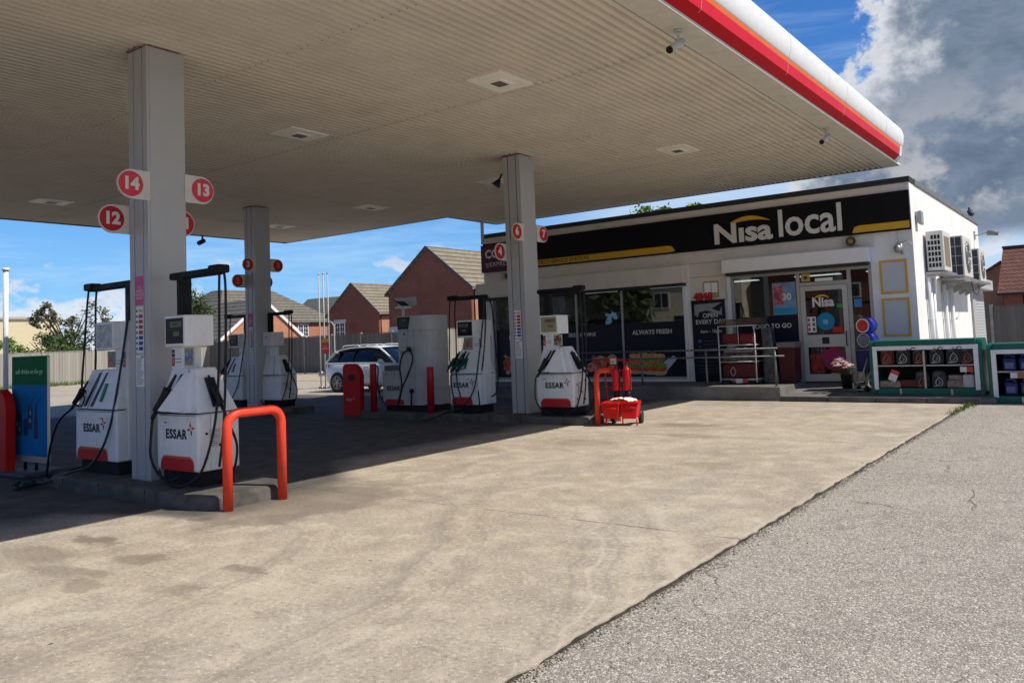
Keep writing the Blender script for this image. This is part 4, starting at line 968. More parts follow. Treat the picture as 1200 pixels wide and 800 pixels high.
fit_text('large_lettering', 'N\u0131sa', -7.86, -6.41, 3.66, 4.17, YS-.079, LETW, sb, bold=.020)
fit_text('large_lettering', 'local', -6.26, -4.83, 3.68, 4.33, YS-.079, LETW, sb, bold=.014)
b = MB(); up_, lo_ = [], []
for k in range(17):
    u = k/16; x = -7.40+.94*u; z = 4.07+.225*math.sin(math.pi*(u*.72+.16))-.03*u; up_.append((x, z)); lo_.append((x+.01, z-.012-.095*math.sin(math.pi*min(1, u*.9+.12))))
b.prism(up_+lo_[::-1], 'y', YS-.092, YS-.080); b.build('logo_swoosh', YEL, sb, True)
# cafe sign on the left end
b = MB(); b.box(-15.22, -13.75, YS-.15, YS-.080, 3.55, 4.37, bev=.006); cs = b.build('cafe_sign', MAROON, shop, True)
text('lettering', 'COSTA', .34, (-15.06, YS-.152, 4.08), LETW, cs, world=True, align='LEFT', bold=.014)
text('lettering', 'EXPRESS', .19, (-14.90, YS-.152, 3.77), LETW, cs, world=True, align='LEFT', spacing=1.15)
b = MB()
for k in range(3): b.box(-15.08+.03*(2-k), -14.93, YS-.154, YS-.151, 3.70+.05*k, 3.715+.05*k)
b.build('sign_stripes', LETW, cs, True)
# roller shutter boxes and guide rails
for (xa, xb, z0, z1) in ((-15.35, -8.66, 2.78, 3.22), (-7.64, -4.27, 2.93, 3.25)):
    b = MB(); b.box(xa, xb, YS-.30, YS-.012, z0, z1, bev=.012)
    sbx = b.build('shutter_box', WHITE2 if xa > -10 else CREAMW, shop, True)
    b = MB(); b.box(xa+.05, xb-.05, YS-.20, YS-.02, z0-.07, z0-.002); b.build('shutter_slot', TRIMK, sbx, True)
for x in (-15.02, -8.80, -7.62): b = MB(); b.box(x, x+.075, YS-.055, YS-.001, ZF, 2.85 if x > -15 else 2.78); b.build('guide_rail', WHITE2, shop, True)
# window band: frames, mullions, glass
b = MB(); ya, yb = YS+.06, YS+.12
MX = [-14.95, -13.0, -11.05, -10.0+.0]
b.box(O1[0]+.001, O1[1]-.001, ya, yb, 2.72, 2.855); b.box(O1[0]+.001, O1[1]-.001, ya, yb, ZF+.061, ZF+.12)
for x in (-14.97, -13.55, -12.1, -10.66, -8.84): b.box(x, x+.055, ya-.004, yb+.004, ZF+.12, 2.72)
wf = b.build('window_frame', ALU, shop, True)
b = MB(); b.box(O1[0], O1[1], YS+.085, YS+.093, ZF+.12, 2.72); b.build('window_pane', GLASS, wf, True)
# entrance: side light, door, narrow light
b = MB(); ya, yb = YS+.05, YS+.11
b.box(-7.578, -4.302, ya, yb, 2.80, 2.935)
for x0, x1 in ((-7.578, -7.50), (-5.98, -5.90), (-4.84, -4.76), (-4.38, -4.302)): b.box(x0, x1, ya-.004, yb+.004, ZF-.01, 2.80)
b.box(-5.90, -4.84, ya, yb, 2.50, 2.58); b.box(-7.50, -5.98, ya, yb, ZF-.01, ZF+.06); b.box(-4.76, -4.38, ya, yb, ZF-.01, ZF+.06)
b.box(-7.50, -5.98, ya+.01, yb-.01, 1.06, 1.085)
ef = b.build('entrance_frame', ALU, shop, True)
b = MB()
for r in ((-7.50, -5.98, ZF+.06, 2.80), (-4.76, -4.38, ZF+.06, 2.80), (-5.90, -4.84, 2.58, 2.80)): b.box(r[0], r[1], YS+.075, YS+.083, r[2], r[3])
b.build('side_pane', GLASS, ef, True)
b = MB(); dx0, dx1, dz0, dz1 = -5.89, -4.85, ZF, 2.49
DFR = mat('door_frame_light', (.50, .49, .46), .4, metal=.2)
for r in ((dx0, dx0+.10, dz0, dz1), (dx1-.11, dx1, dz0, dz1), (dx0+.10, dx1-.11, dz1-.11, dz1), (dx0+.10, dx1-.11, dz0, dz0+.16), (dx0+.10, dx1-.11, 1.08, 1.36)): b.box(r[0], r[1], YS+.03, YS+.085, r[2], r[3], bev=.003)
door = b.build('door', DFR, shop, True)
b = MB(); b.box(dx0+.10, dx1-.11, YS+.055, YS+.062, dz0+.16, 1.08); b.box(dx0+.10, dx1-.11, YS+.055, YS+.062, 1.36, dz1-.11); b.build('door_pane', GLASS, door, True)
b = MB(); b.tube([(dx1-.06, YS+.03, 1.42), (dx1-.06, YS-.04, 1.42), (dx1-.06, YS-.04, 1.10), (dx1-.06, YS+.03, 1.10)], .012, 8, cr=False); b.build('handle', BLACKM, door, True)
b = MB(); b.box(-5.46, -5.30, YS+.024, YS+.0295, 1.15, 1.30); b.build('door_plate', LETD, door, True)
text('lettering', 'Nisa', .30, (-5.40, YS+.050, 2.10), LETW, door, world=True, bold=.010, sx=.9)
b = MB(); b.prism([(-5.42+.18*math.cos(R(150-120*k/8)), 2.16+.12*math.sin(R(150-120*k/8))) for k in range(9)]+[(-5.42+.18*math.cos(R(30+120*k/8)), 2.13+.11*math.sin(R(30+120*k/8))) for k in range(9)], 'y', YS+.048, YS+.050)
b.build('logo_swoosh', YEL, door, True)
b = MB(); b.cyl((-5.36, YS+.047, 1.66), (-5.36, YS+.050, 1.66), .20, 32); o = b.build('round_blue_sticker', mat('sticker_cyan', (.01, .22, .42), .4), door, True)
b = MB(); b.box(-5.42, -5.31, YS+.045, YS+.0465, 1.60, 1.70); b.build('sticker_text', mat('sticker_pale_blue', (.2, .45, .6), .4), o, True)
b = MB(); b.box(-5.77, -5.58, YS+.047, YS+.050, 1.42, 1.78, mi=0)
for k in range(3):
    b.box(-5.76, -5.71, YS+.0455, YS+.0468, 1.45+.11*k, 1.53+.11*k, mi=1); b.box(-5.66, -5.60, YS+.0455, YS+.0468, 1.45+.11*k, 1.53+.11*k, mi=2)
b.build('price_sticker', [PAPER, mat('sticker_crimson', (.5, .05, .06), .5), mat('sticker_ink', (.12, .12, .14), .5)], door, True)
b = MB(); b.box(-5.22, -5.00, YS+.047, YS+.050, 1.41, 1.53); b.build('red_sticker', mat('sticker_red2', (.55, .03, .02), .5), door, True)
b = MB(); n = 18; b.prism([(-5.22+(.25+.025*(k % 2))*math.cos(2*math.pi*k/n), .80+(.25+.025*(k % 2))*math.sin(2*math.pi*k/n)) for k in range(n)], 'y', YS+.047, YS+.050); b.build('magenta_burst', mat('burst_magenta', (.32, .01, .10), .45), door, True)
b = MB(); b.box(-5.75, -5.45, YS+.0505, YS+.053, .50, .92); b.build('red_poster', mat('door_red_poster', (.28, .03, .02), .5, var=.5, vscale=14), door, True)
b = MB(); b.box(-5.86, -5.66, YS+.068, YS+.071, 2.605, 2.785); o = b.build('yellow_notice', mat('notice_yellow', (.55, .36, .08), .5), ef, True)
b = MB(); b.cyl((-5.76, YS+.064, 2.69), (-5.76, YS+.0675, 2.69), .045, 16); b.build('notice_mark', LETBR, o, True)
b = MB(); b.box(-5.55, -5.15, YS+.068, YS+.071, 2.59, 2.66); b.build('white_notice', PAPER, ef, True)
b = MB(); b.box(-4.72, -4.56, YS+.066, YS+.069, 1.95, 2.13); b.build('blue_notice', mat('notice_blue', (.04, .22, .5), .5), ef, True)
b = MB(); b.box(-5.10, -4.87, YS+.047, YS+.050, 1.96, 2.05); b.build('green_sticker', mat('sticker_green', (.05, .28, .05), .5), door, True)
# navy band and printed food pictures behind the glass
bandm = MB(); yb0, yb1 = YS+.078, YS+.0825
for (xa, xb) in ((-14.915, -13.56), (-13.49, -12.11), (-12.04, -10.67), (-10.60, -8.85)): bandm.box(xa, xb, yb0, yb1, ZF+.125, 1.84)
bandm.build('navy_film', LBAND, wf, True)
b = MB(); b.box(-7.495, -5.985, YS+.066, YS+.072, 1.09, 1.84); b.box(-7.495, -5.985, YS+.066, YS+.072, ZF+.065, 1.055); b.build('navy_film', LBAND, ef, True)
for s, x, xx in (('MEALS', -14.25, .14), ('BEER & WINE', -11.92, .15), ('ALWAYS FRESH', -9.78, .165)):
    text('lettering', s, xx, (x, YS+.077, 1.58), LETW, wf, world=True, bold=.003, ext=.0008)
text('lettering', 'FOOD TO GO', .148, (-6.62, YS+.065, 1.60), LETW, ef, world=True, bold=.004, ext=.0008)
def foodprint(x0, x1, z0, z1, kind, par, y):
    b = MB(); rng = random.Random(int(x0*100)); ms = []
    if kind == 'sandwich':
        ms = [mat('bread', (.62, .34, .14), .6, var=.25, vscale=14), mat('ham', (.80, .12, .10), .5, var=.3, vscale=18), mat('salad', (.14, .36, .05), .5, var=.4, vscale=18), mat('tomato', (.78, .07, .03), .5), mat('napkin', (.55, .60, .75), .5), mat('cheese', (.55, .42, .25), .5)]
        cx = (x0+x1)/2
        b.prism([(cx+.35, z0+.06), (x1, z0+.42), (x1-.1, z0+.5), (cx-.1, z0+.1)], 'y', y-.0004, y, mi=4)
        for k in range(120):
            u = k/119; x = x0+.08+(x1-x0-.5)*((u*17.3) % 1); lay = k % 6
            z = z0+.10+lay*.085-.25*((x-x0)/(x1-x0))*.2+rng.uniform(-.02, .02); rr = rng.uniform(.06, .12); mi = (5, 3, 2, 1, 2, 0)[lay]
            b.prism([(x+rr*1.3*math.cos(R(a)+u), z+rr*.6*math.sin(R(a)+u)) for a in range(0, 360, 45)], 'y', y-.0008-.00012*k, y-.0004-.00012*k, mi=mi)
    else:
        ms = [mat('meat_red', (.62, .07, .045), .5, var=.45, vscale=11), mat('meat_pale', (.72, .28, .18), .5, var=.3, vscale=15), mat('salad', (.14, .36, .05), .5)]
        for k in range(int(26*(x1-x0))):
            x = rng.uniform(x0+.1, x1-.1); z = rng.uniform(z0+.08, z1-.1); rr = rng.uniform(.06, .15)
            b.prism([(x+rr*rng.uniform(.8, 1.2)*math.cos(R(a)), z+rr*.75*math.sin(R(a))) for a in range(0, 360, 40)], 'y', y-.0008-.0002*k, y-.0004-.0002*k, mi=k % 3 if k % 5 == 0 else k % 2)
    b.build('food_picture', ms, par, True)
foodprint(-10.5, -9.1, ZF+.16, 1.12, 'sandwich', wf, YS+.070)
foodprint(-14.8, -13.65, ZF+.18, 1.15, 'meat', wf, YS+.072); foodprint(-13.4, -12.2, ZF+.18, 1.05, 'meat', wf, YS+.072); foodprint(-12.0, -10.75, ZF+.18, 1.05, 'meat', wf, YS+.072)
foodprint(-6.6, -6.1, ZF+.10, .52, 'meat', ef, YS+.060)
# offer poster inside the side light
b = MB(); b.box(-6.55, -6.0, YS+.060, YS+.063, 1.86, 2.62, mi=0); b.box(-6.53, -6.02, YS+.058, YS+.0598, 1.88, 2.02, mi=1); b.box(-6.52, -6.30, YS+.058, YS+.0598, 2.10, 2.55, mi=2)
o = b.build('offer_poster', [mat('offer_blue', (.16, .26, .36), .5, var=.3, vscale=5), mat('offer_cyan', (.02, .28, .5), .5), mat('offer_pink', (.45, .10, .15), .5, var=.5, vscale=10)], ef, True)
text('lettering', '30', .22, (-6.22, YS+.056, 2.27), LETW, o, world=True, bold=.008)
# inside the shop
INW = mat('interior_wall', (.30, .29, .27), .8); INF = mat('interior_floor', (.16, .15, .14), .5)
b = MB(); b.box(XL+T+.01, XR-T-.01, YS+T+.1, 26, ZF-.3, ZF-.004); b.build('interior_floor', INF, shop, True)
b = MB(); b.box(XL+T+.01, XR-T-.01, 26, 26.1, ZF, 3.0); b.box(XL+T+.01, XR-T-.01, YS+T+.01, 26, 2.98, 3.05); b.build('interior_ceiling', INW, shop, True)
b = MB()
for x in (-13.6, -11.2, -8.9, -6.6, -4.7):
    for y in (20.6, 23.2): b.box(x-.6, x+.6, y-.13, y+.13, 2.955, 2.979)
b.build('ceiling_lamp', LAMP, shop, True)
for k, (x, y, ln, lab) in enumerate(((-13.0, 21.3, 2.6, 'stocked shelf unit inside the shop behind the left windows'), (-9.9, 21.6, 2.0, 'stocked shelf unit inside the shop behind the bright fresh food window'), (-6.6, 21.4, 1.3, 'stocked shelf unit inside the shop behind the entrance side light'), (-4.6, 22.6, .9, 'stocked shelf unit inside the shop seen through the door'))):
    t = thing('shelf_unit', lab, 'shelf', (x, y, ZF), 0, 'shelf units inside the shop')
    b = MB(); b.box(-ln/2, ln/2, .30, .34, 0, 1.9)
    for z in (.15, .55, .95, 1.35, 1.72): b.box(-ln/2, ln/2, 0, .30, z, z+.03)
    b.build('rack', INW, t)
    b = MB(); rng = random.Random(k)
    for z in (.18, .58, .98, 1.38):
        x_ = -ln/2+.03
        while x_ < ln/2-.15: w = rng.uniform(.08, .2); b.box(x_, x_+w-.01, .03, .27, z, z+rng.uniform(.16, .32)); x_ += w
    tag(b.build('goods', GOODS, t), kind='stuff')
# PA horn, emergency light, small fittings on the front
t = thing('horn_speaker', 'small round horn speaker on the shop front under the right yellow stripe', 'speaker', (-4.67, YS-.012, 3.42), 0, 'horn speakers on the shop front')
b = MB(); b.box(-.17, .17, -.07, 0, -.10, .10, bev=.02); b.build('housing', mat('horn_cream', (.5, .49, .45), .5), t); b = MB(); b.cyl((0, -.09, 0), (0, -.0702, 0), .11, 24, mi=0); b.cyl((0, -.105, 0), (0, -.0902, 0), .05, 16, mi=1); b.build('horn', [mat('horn_brass', (.12, .09, .03), .35, metal=.5), mat('horn_centre', (.4, .33, .12), .3, metal=.5)], t)
t = thing('horn_speaker', 'small round horn speaker below the maroon cafe sign', 'speaker', (-14.25, YS-.012, 3.40), 0, 'horn speakers on the shop front')
b = MB(); b.box(-.30, .20, -.06, 0, -.09, .09, bev=.02); b.build('housing', MATS['horn_cream'], t); b = MB(); b.cyl((-.08, -.09, 0), (-.08, -.0602, 0), .08, 24); b.build('horn', MATS['horn_brass'], t)
t = thing('wall_camera', 'white dome security camera with a dangling cable on the front right corner of the shop', 'camera', (-3.70, YS-.002, 3.20))
b = MB(); b.box(-.05, .05, -.05, 0, .0, .10); b.tube([(0, -.03, .1), (-.02, -.02, .25), (.0, -.02, .36)], .006, 6); b.tube([(.04, -.03, .08), (.16, -.03, .12), (.26, -.02, .02)], .008, 6); b.build('bracket', CAMW, t)
b = MB(); b.ball((-.01, -.12, -.04), .085, sc=(1, 1, 1.1)); b.cyl((.07, -.08, -.16), (.05, -.12, .06), .03, 10); b.build('dome', GALV, t)
t = thing('junction_box', 'small grey box under the white shop lettering', 'box', (-7.85, YS-.012, 3.45))
b = MB(); b.box(-.20, .20, -.03, 0, -.045, .045, bev=.005); b.build('cover', CREAMW, t)
for (x0, x1, z0, z1, lab) in ((-4.12, -3.57, 2.20, 2.93, 'upper empty yellow framed poster holder right of the entrance'), (-4.12, -3.57, 1.27, 2.10, 'lower empty yellow framed poster holder right of the entrance')):
    t = thing('poster_holder', lab, 'poster holder', ((x0+x1)/2, YS, z0), 0, 'yellow framed poster holders')
    w, h = x1-x0, z1-z0; b = MB()
    for r in ((-w/2, -w/2+.04, 0, h), (w/2-.04, w/2, 0, h), (-w/2+.04, w/2-.04, 0, .04), (-w/2+.04, w/2-.04, h-.04, h)): b.box(r[0], r[1], -.03, -.002, r[2], r[3])
    b.build('frame', YEL, t); b = MB(); b.box(-w/2+.04, w/2-.04, -.016, -.003, .04, h-.04); b.build('back_panel', mat('holder_panel', (.55, .56, .57), .5), t)
t = thing('wall_notice', 'yellow framed notice above the opening hours banner', 'notice', (-8.05, YS-.012, 2.38))
b = MB(); b.box(-.20, .20, -.02, 0, -.02, .40); b.build('board', mat('notice_tan', (.42, .31, .14), .6), t); b = MB(); b.box(-.17, .0, -.024, -.0205, .05, .36, mi=0); b.box(.02, .17, -.024, -.0205, .12, .36, mi=0); b.build('paper', PAPER, t)
t = thing('house_number', 'small red plastic characters fixed to the cream wall above the banner', 'sign', (-8.27, YS-.035, 2.40))
b = MB(); add_text(b, '4848', .25, (0, -.005, 0), ext=.006, bold=.014); b.build('lettering', mat('numeral_red', (.45, .02, .02), .4), t)
# opening hours banner
t = thing('opening_hours_banner', 'tall dark navy banner reading OPEN EVERY DAY between window and entrance', 'banner', (-8.15, YS-.03, ZF))
b = MB(); b.box(-.44, .44, -.012, 0, -.02, 2.0); bn = b.build('cloth', LBAND, t)
b = MB(); b.box(-.45, .45, -.016, .002, 1.99, 2.02); b.build('rail', BLACKM, t)
text('lettering', 'OPEN\nEVERY DAY', .155, (.05, -.0135, 1.55), LETW, bn, bold=.002, ext=.0006)
text('lettering', '6am - 10pm', .115, (.05, -.0135, 1.24), LETW, bn, bold=.001, ext=.0006)
b = MB()
b.prism([(-.36, 1.92), (.36, 1.94), (.10, 1.80), (.30, 1.72), (.36, 1.86), (.36, 1.62), (.26, 1.66), (-.05, 1.76), (-.24, 1.72), (-.28, 1.60), (-.36, 1.66)], 'y', -.0135, -.0125)
b.build('torn_edge', mat('banner_pale', (.30, .29, .30), .6), bn)
b = MB(); b.cyl((-.26, -.0135, 1.0), (-.26, -.0125, 1.0), .045, 16, mi=0); b.cyl((-.26, -.0135, .86), (-.26, -.0125, .86), .03, 16, mi=1)
for k in range(10):
    z = 1.0-.085*k; b.box(-.16 if k < 3 else -.34, -.16+random.uniform(.3, .5), -.0135, -.0125, z-.008, z+.008, mi=1)
b.build('small_print', [MATS['sticker_cyan'], mat('banner_ink', (.06, .08, .12), .6)], bn)

# fittings on the side wall
t = thing('wall_floodlight', 'small grey floodlight high on the front edge of the side wall', 'floodlight', (XR, 19.75, 3.87))
b = MB(); b.box(0, .06, -.10, .10, -.12, .12, bev=.01); b.build('bracket', GALV, t); b = MB(); b.box(.0602, .13, -.14, .14, -.17, .13, bev=.02); b.build('housing', mat('flood_grey', (.30, .31, .31), .4), t)
def ac(y0, y1, z0, z1, x1, label, front):
    t = thing('air_conditioner', label, 'air conditioner', (XR, (y0+y1)/2, z0), 0, 'air conditioning units on the side wall')
    w = (y1-y0)/2; h = z1-z0
    b = MB(); b.box(.05, x1, -w, w, 0, h, bev=.012); cs = b.build('casing', mat('ac_cream', (.62, .60, .55), .4, var=.04), t)
    b = MB()
    if front == 'grille':
        n, m = 4, 6
        for i in range(n):
            for j in range(m):
                if i == 0 and j == m-1: continue
                a = .085+i*(x1-.13)/n; c = .07+j*(h-.14)/m
                b.box(a+.0, a+(x1-.13)/n-.018, -w-.004, -w+.002, c+.01, c+(h-.14)/m-.025)
        b.build('side_grille', DARKIN, t)
        b = MB(); b.box(x1-.003, x1+.006, -w+.12, w-.18, .10, h-.12); b.build('front_panel', mat('ac_panel_tan', (.22, .17, .11), .5), t)
    else:
        b.box(.08, x1-.03, -w-.004, -w+.002, .03, h-.03); cp = b.build('coil', mat('ac_coil_dark', (.02, .03, .04), .4), t)
        b = MB()
        for j in range(5): b.box(.08, x1-.03, -w-.008, -w-.0045, .03+(h-.06)*j/4-.006, .03+(h-.06)*j/4+.006)
        for i in range(4): b.box(.08+(x1-.11)*i/3-.006, .08+(x1-.11)*i/3+.006, -w-.012, -w-.0085, .03, h-.03)
        b.build('coil_guard', GALV, t)
        b = MB(); r = min(w, h/2)*.80; b.cyl((x1+.001, .0, h/2), (x1+.008, .0, h/2), r, 32, mi=1)
        for k in range(1, 6):
            q = [(x1+.014, r*k/5*math.cos(R(a)), h/2+r*k/5*math.sin(R(a))) for a in range(0, 361, 15)]; b.tube(q, .006, 6, 0, cr=False)
        for a in range(0, 360, 45): b.tube([(x1+.018, 0, h/2), (x1+.018, r*math.cos(R(a)), h/2+r*math.sin(R(a)))], .007, 6, 0, cr=False)
        b.build('fan_guard', [GALV, mat('fan_dark', (.10, .10, .10), .5)], t)
    return t
ac(20.4, 21.4, 2.70, 3.60, .40, 'cream air conditioner nearest the front corner with slotted side grille', 'grille')
ac(22.3, 23.7, 2.63, 3.62, .54, 'middle air conditioner with dark coil side and round fan', 'fan')
ac(25.3, 26.5, 2.60, 3.50, .52, 'farthest air conditioner with round fan on the side wall', 'fan')
t = thing('bracket_shelf', 'grey steel shelf carrying the air conditioners on the side wall', 'bracket', (XR, 23.4, 2.5))
b = MB(); b.box(.02, .46, -3.1, -1.7, .13, .17); b.box(.02, .60, -1.68, 3.3, .04, .09)
for y in (-1.0, .4, 1.7, 2.8): b.hexa([(.0, y, -.24), (.03, y, -.24), (.03, y+.04, -.24), (.0, y+.04, -.24), (.0, y, .038), (.55, y, .038), (.55, y+.04, .038), (0, y+.04, .038)])
b.build('frame', GALV, t)
for (y, z1, r, lab) in ((20.35, 2.55, .055, 'white pipe nearest the front corner of the side wall'), (20.75, 2.55, .045, 'second white pipe down the side wall'), (22.3, 2.45, .05, 'third white pipe down the sunlit side wall'), (23.3, 2.4, .05, 'farthest white pipe under the air conditioners')):
    t = thing('wall_pipe', lab, 'pipe', (XR+.07, y, 0), 0, 'white pipes down the side wall')
    b = MB(); b.cyl((0, 0, .0), (0, 0, z1), r, 14)
    for z in (.6, 1.6): b.box(-.069, .02, -r-.02, r+.02, z, z+.03)
    b.build('tube', WHITE2, t)
t = thing('cable', 'loose black cable looping under the air conditioner shelf', 'cable', (XR, 24.2, 2.4))
b = MB(); b.tube([(.5, -.6, .1), (.5, -.2, -.14), (.5, .4, -.16), (.5, .8, -.02), (.45, 1.0, .1)], .012, 6); b.build('loop', BLACK, t)
t = thing('wall_lamp', 'small dark lamp on an arm at the rear end of the side wall', 'lamp', (XR, 29.0, 4.18))
b = MB(); b.box(0, .03, -.08, .08, -.12, .14); b.tube([(.03, 0, 0), (.3, 0, .05), (.42, 0, .05)], .02, 8); b.build('arm', GALV, t); b = MB(); b.cyl((.36, 0, .05), (.66, 0, .02), .075, 14); b.build('lamp_head', TRIMG, t)
# pigeon on the roof edge
t = thing('pigeon', 'grey pigeon perched on the far end of the shop roof edge', 'bird', (XR-.02, 28.9, ZR), R(20))
PG = mat('pigeon_grey', (.07, .075, .085), .7, var=.2, vscale=30)
b = MB(); b.tube([(.0, -.34, .10), (.0, -.16, .12), (0, 0, .16), (0, .10, .22), (0, .155, .30), (0, .18, .36), (0, .21, .375)], lambda k: [.012, .05, .085, .085, .045, .036, .012][min(6, int(k*6.99))], 12, cr=True); b.build('body', PG, t)
b = MB()
for x in (-.03, .03): b.cyl((x, .0, 0), (x, .0, .10), .008, 6); b.cyl((x, -.01, .006), (x, .05, .006), .007, 6)
b.tube([(0, .21, .372), (0, .245, .362)], lambda k: .008*(1-k)+.002, 6); b.build('leg', mat('bird_leg', (.25, .1, .08), .6), t)
# roller shutter and hood at the rear end of the side wall
b = MB()
for k in range(27): b.box(XR+.001, XR+.03, 27.75, 29.9, .02+k*.088, .02+k*.088+.077, bev=.006)
b.build('roller_shutter', mat('shutter_pale', (.50, .52, .54), .4), shop, True)
b = MB(); b.box(XR+.001, XR+.30, 27.2, 30.0, 2.46, 2.78, bev=.02); b.build('shutter_hood', mat('hood_grey', (.42, .44, .46), .5), shop, True)
b = MB(); b.box(XR+.001, XR+.06, 27.2, 27.73, .0, 2.45); b.build('grey_pilaster', mat('pilaster_grey', (.40, .39, .37), .7), shop, True)

# ------------------------------------------------------------------ railing on the platform
t = thing('hand_railing', 'low galvanised handrail along the edge of the shop platform', 'railing', (-8.3, 17.55, ZF))
b = MB(); b.cyl((-3.5, 0, .82), (2.36, 0, .82), .019, 10); b.cyl((-3.5, 0, .65), (2.5, 0, .65), .017, 10); RAILM = mat('rail_dull_steel', (.15, .15, .15), .55, metal=.4, var=.2); b.build('rail', RAILM, t)
for x in (-3.2, -.92, .72, 2.3):
    b = MB(); b.cyl((x, 0, 0), (x, 0, .80), .024, 10); b.cyl((x, 0, 0), (x, 0, .012), .06, 12); b.build('post', RAILM, t)

# ------------------------------------------------------------------ things for sale in front of the shop
def cage(name, label, x0, x1, y0, z0, h, d=.75, cols=2):
    t = thing(name, label, 'merchandiser', ((x0+x1)/2, y0, z0), R(0), 'green outdoor merchandisers'); w = (x1-x0)/2
    b = MB(); r = .05
    for x in (-w+r, w-r):                                    # rounded green shell ends
        b.prism([(0, 0), (d, 0), (d, h*.92), (d-.1, h), (.10, h), (.03, h-.04), (0, h-.10)], 'x', x-r, x+r, bev=.015)
    b.box(-w+.10, w-.10, -.012, d, h-.11, h-.001, bev=.02); b.box(-w+.10, w-.10, .0, d, 0, .13, bev=.01)
    b.build('shell', GREENC, t)
    b = MB(); b.box(-w+.1, w-.1, d-.05, d-.01, .13, h-.11); b.build('back_panel', DARKIN, t)
    b = MB(); b.box(-w+.15, w-.15, -.025, -.001, h-.195, h-.112, bev=.004); b.box(-w+.07, -w+.15, -.028, -.001, .10, h-.115); b.box(w-.15, w-.07, -.028, -.001, .10, h-.115)
    b.build('white_frame', mat('cage_white', (.70, .71, .73), .4, var=.05), t)
    b = MB()
    for k in range(1, cols): x = -w+2*w*k/cols; b.box(x-.018, x+.018, -.02, .0, .13, h-.22)
    b.box(-w+.1, w-.1, .02, d-.06, .56, .585); b.build('shelf', GALV, t)
    for x in (-w*.45, w*.45): b = MB(); b.box(x-.02, x+.02, -.04, -.01, .0, .12, bev=.005); b.build('latch', GALV, t)
    b = MB()
    for x in (-w*.3, w*.18, w*.5): b.tube([(x, -.04, h-.17), (x+.06, -.05, h-.20), (x+.12, -.04, h-.15), (x+.17, -.045, h-.18)], .007, 6)
    b.build('lock_chain', BLACK, t)
    return t
Y0 = 17.72
cage('merchandiser', 'long green cage of fuel bags on the step below the side wall corner', -4.12, -2.10, Y0, .13, 1.08, cols=2)
cage('merchandiser', 'second green cage of blue bottles cut by the right edge of the view', -2.02, -.10, Y0-.12, .0, 1.10, cols=2)
BAGM = mat('bag_black', (.009, .009, .011), .4, var=.3, vscale=16); BAGR = mat('bag_red_dark', (.09, .012, .012), .4, var=.4, vscale=14); BAGB = mat('bag_slate', (.018, .018, .026), .4, var=.5, vscale=14)
LOGO = mat('bag_logo_pale', (.42, .42, .42), .5); LOGR = mat('bag_logo_orange', (.45, .12, .06), .5)
def bag(x, z, m, lm, label, w=.26, h=.36):
    t = thing('fuel_bag', label, 'bag', (x, Y0+.06, z), R(random.uniform(-5, 5)), 'bags of fuel in the green cage')
    b = MB(); b.prism([(-w*.42, 0), (w*.42, 0), (w*.5, .04), (w*.48, h*.8), (w*.3, h), (-w*.3, h), (-w*.48, h*.8), (-w*.5, .04)], 'y', .0, .16, bev=.025); b.build('sack', m, t)
    b = MB(); q = [(.0, h*.62), (-.05, h*.42), (-.065, h*.28), (-.045, h*.15), (0, h*.11), (.045, h*.15), (.065, h*.28), (.05, h*.42), (0, h*.62)]
    b.tube([(px, -.004, pz) for px, pz in q], .008, 6, cr=False); b.tube([(-.02, -.004, h*.2), (.03, -.004, h*.3), (-.01, -.004, h*.4)], .007, 6, cr=False)
    b.box(-w*.40, -w*.1, -.004, -.001, h*.08, h*.12); b.build('logo', lm, t)
    b = MB()
    for k in range(3): b.box(-w*.34, w*.0+.02*k, -.004, -.001, h*(.70+.07*k), h*(.73+.07*k))
    b.build('small_print', mat('bag_print', (.12, .12, .16), .5), t)
for k, x in enumerate((-3.80, -3.50, -3.20, -2.90, -2.60, -2.36)):
    bag(x, .72, BAGM if k not in (0,) else BAGR, LOGR if k in (0, 2, 5) else LOGO, ['rust coloured bag at the upper left of the green cage', 'black bag second on the upper shelf of the green cage', 'black bag with orange drop left of the centre bar on the upper shelf', 'black bag just right of the centre bar on the upper shelf', 'black bag fifth on the upper shelf of the green cage', 'black bag with orange drop above the price card at the upper right'][k])
for k, x in enumerate((-3.18, -2.88)):
    bag(x, .265, BAGB, LOGR if k == 0 else LOGO, ['slate bag with orange drop on the lower shelf left of the centre bar', 'black bag with white drop on the lower shelf right of the centre bar'][k], h=.33)
def simple(name, label, cat, loc, mb, m, group=None, part='body', rz=0):
    t = thing(name, label, cat, loc, rz, group); mb.build(part, m, t); return t
b = MB(); b.box(-.20, .20, .0, .30, 0, .14, bev=.03); simple('wood_bundle', 'pale bundle on the floor at the left of the green cage', 'bundle', (-3.78, Y0+.06, .262), b, mat('bundle_tan', (.30, .25, .19), .8, var=.4, vscale=12))
b = MB(); b.box(-.18, .18, 0, .28, 0, .16, bev=.03); simple('kindling_pack', 'dark red pack on the lower shelf of the green cage', 'pack', (-3.46, Y0+.07, .262), b, BAGR)
b = MB(); b.box(-.15, .15, 0, .25, 0, .15, bev=.03); b.box(-.13, .13, .02, .22, .151, .25, bev=.03); simple('log_pack', 'pale brown pack of logs on the lower shelf of the green cage', 'pack', (-2.60, Y0+.06, .262), b, mat('log_tan', (.26, .20, .15), .8, var=.5, vscale=16))
b = MB(); b.box(-.10, .10, 0, .2, 0, .26, bev=.03); b.tube([(-.06, .08, .26), (-.04, .08, .31), (.05, .08, .31), (.06, .08, .26)], .012, 6, cr=False); simple('white_canister', 'white plastic canister at the lower right of the green cage', 'canister', (-2.37, Y0+.05, .262), b, mat('canister_white', (.45, .45, .47), .5))
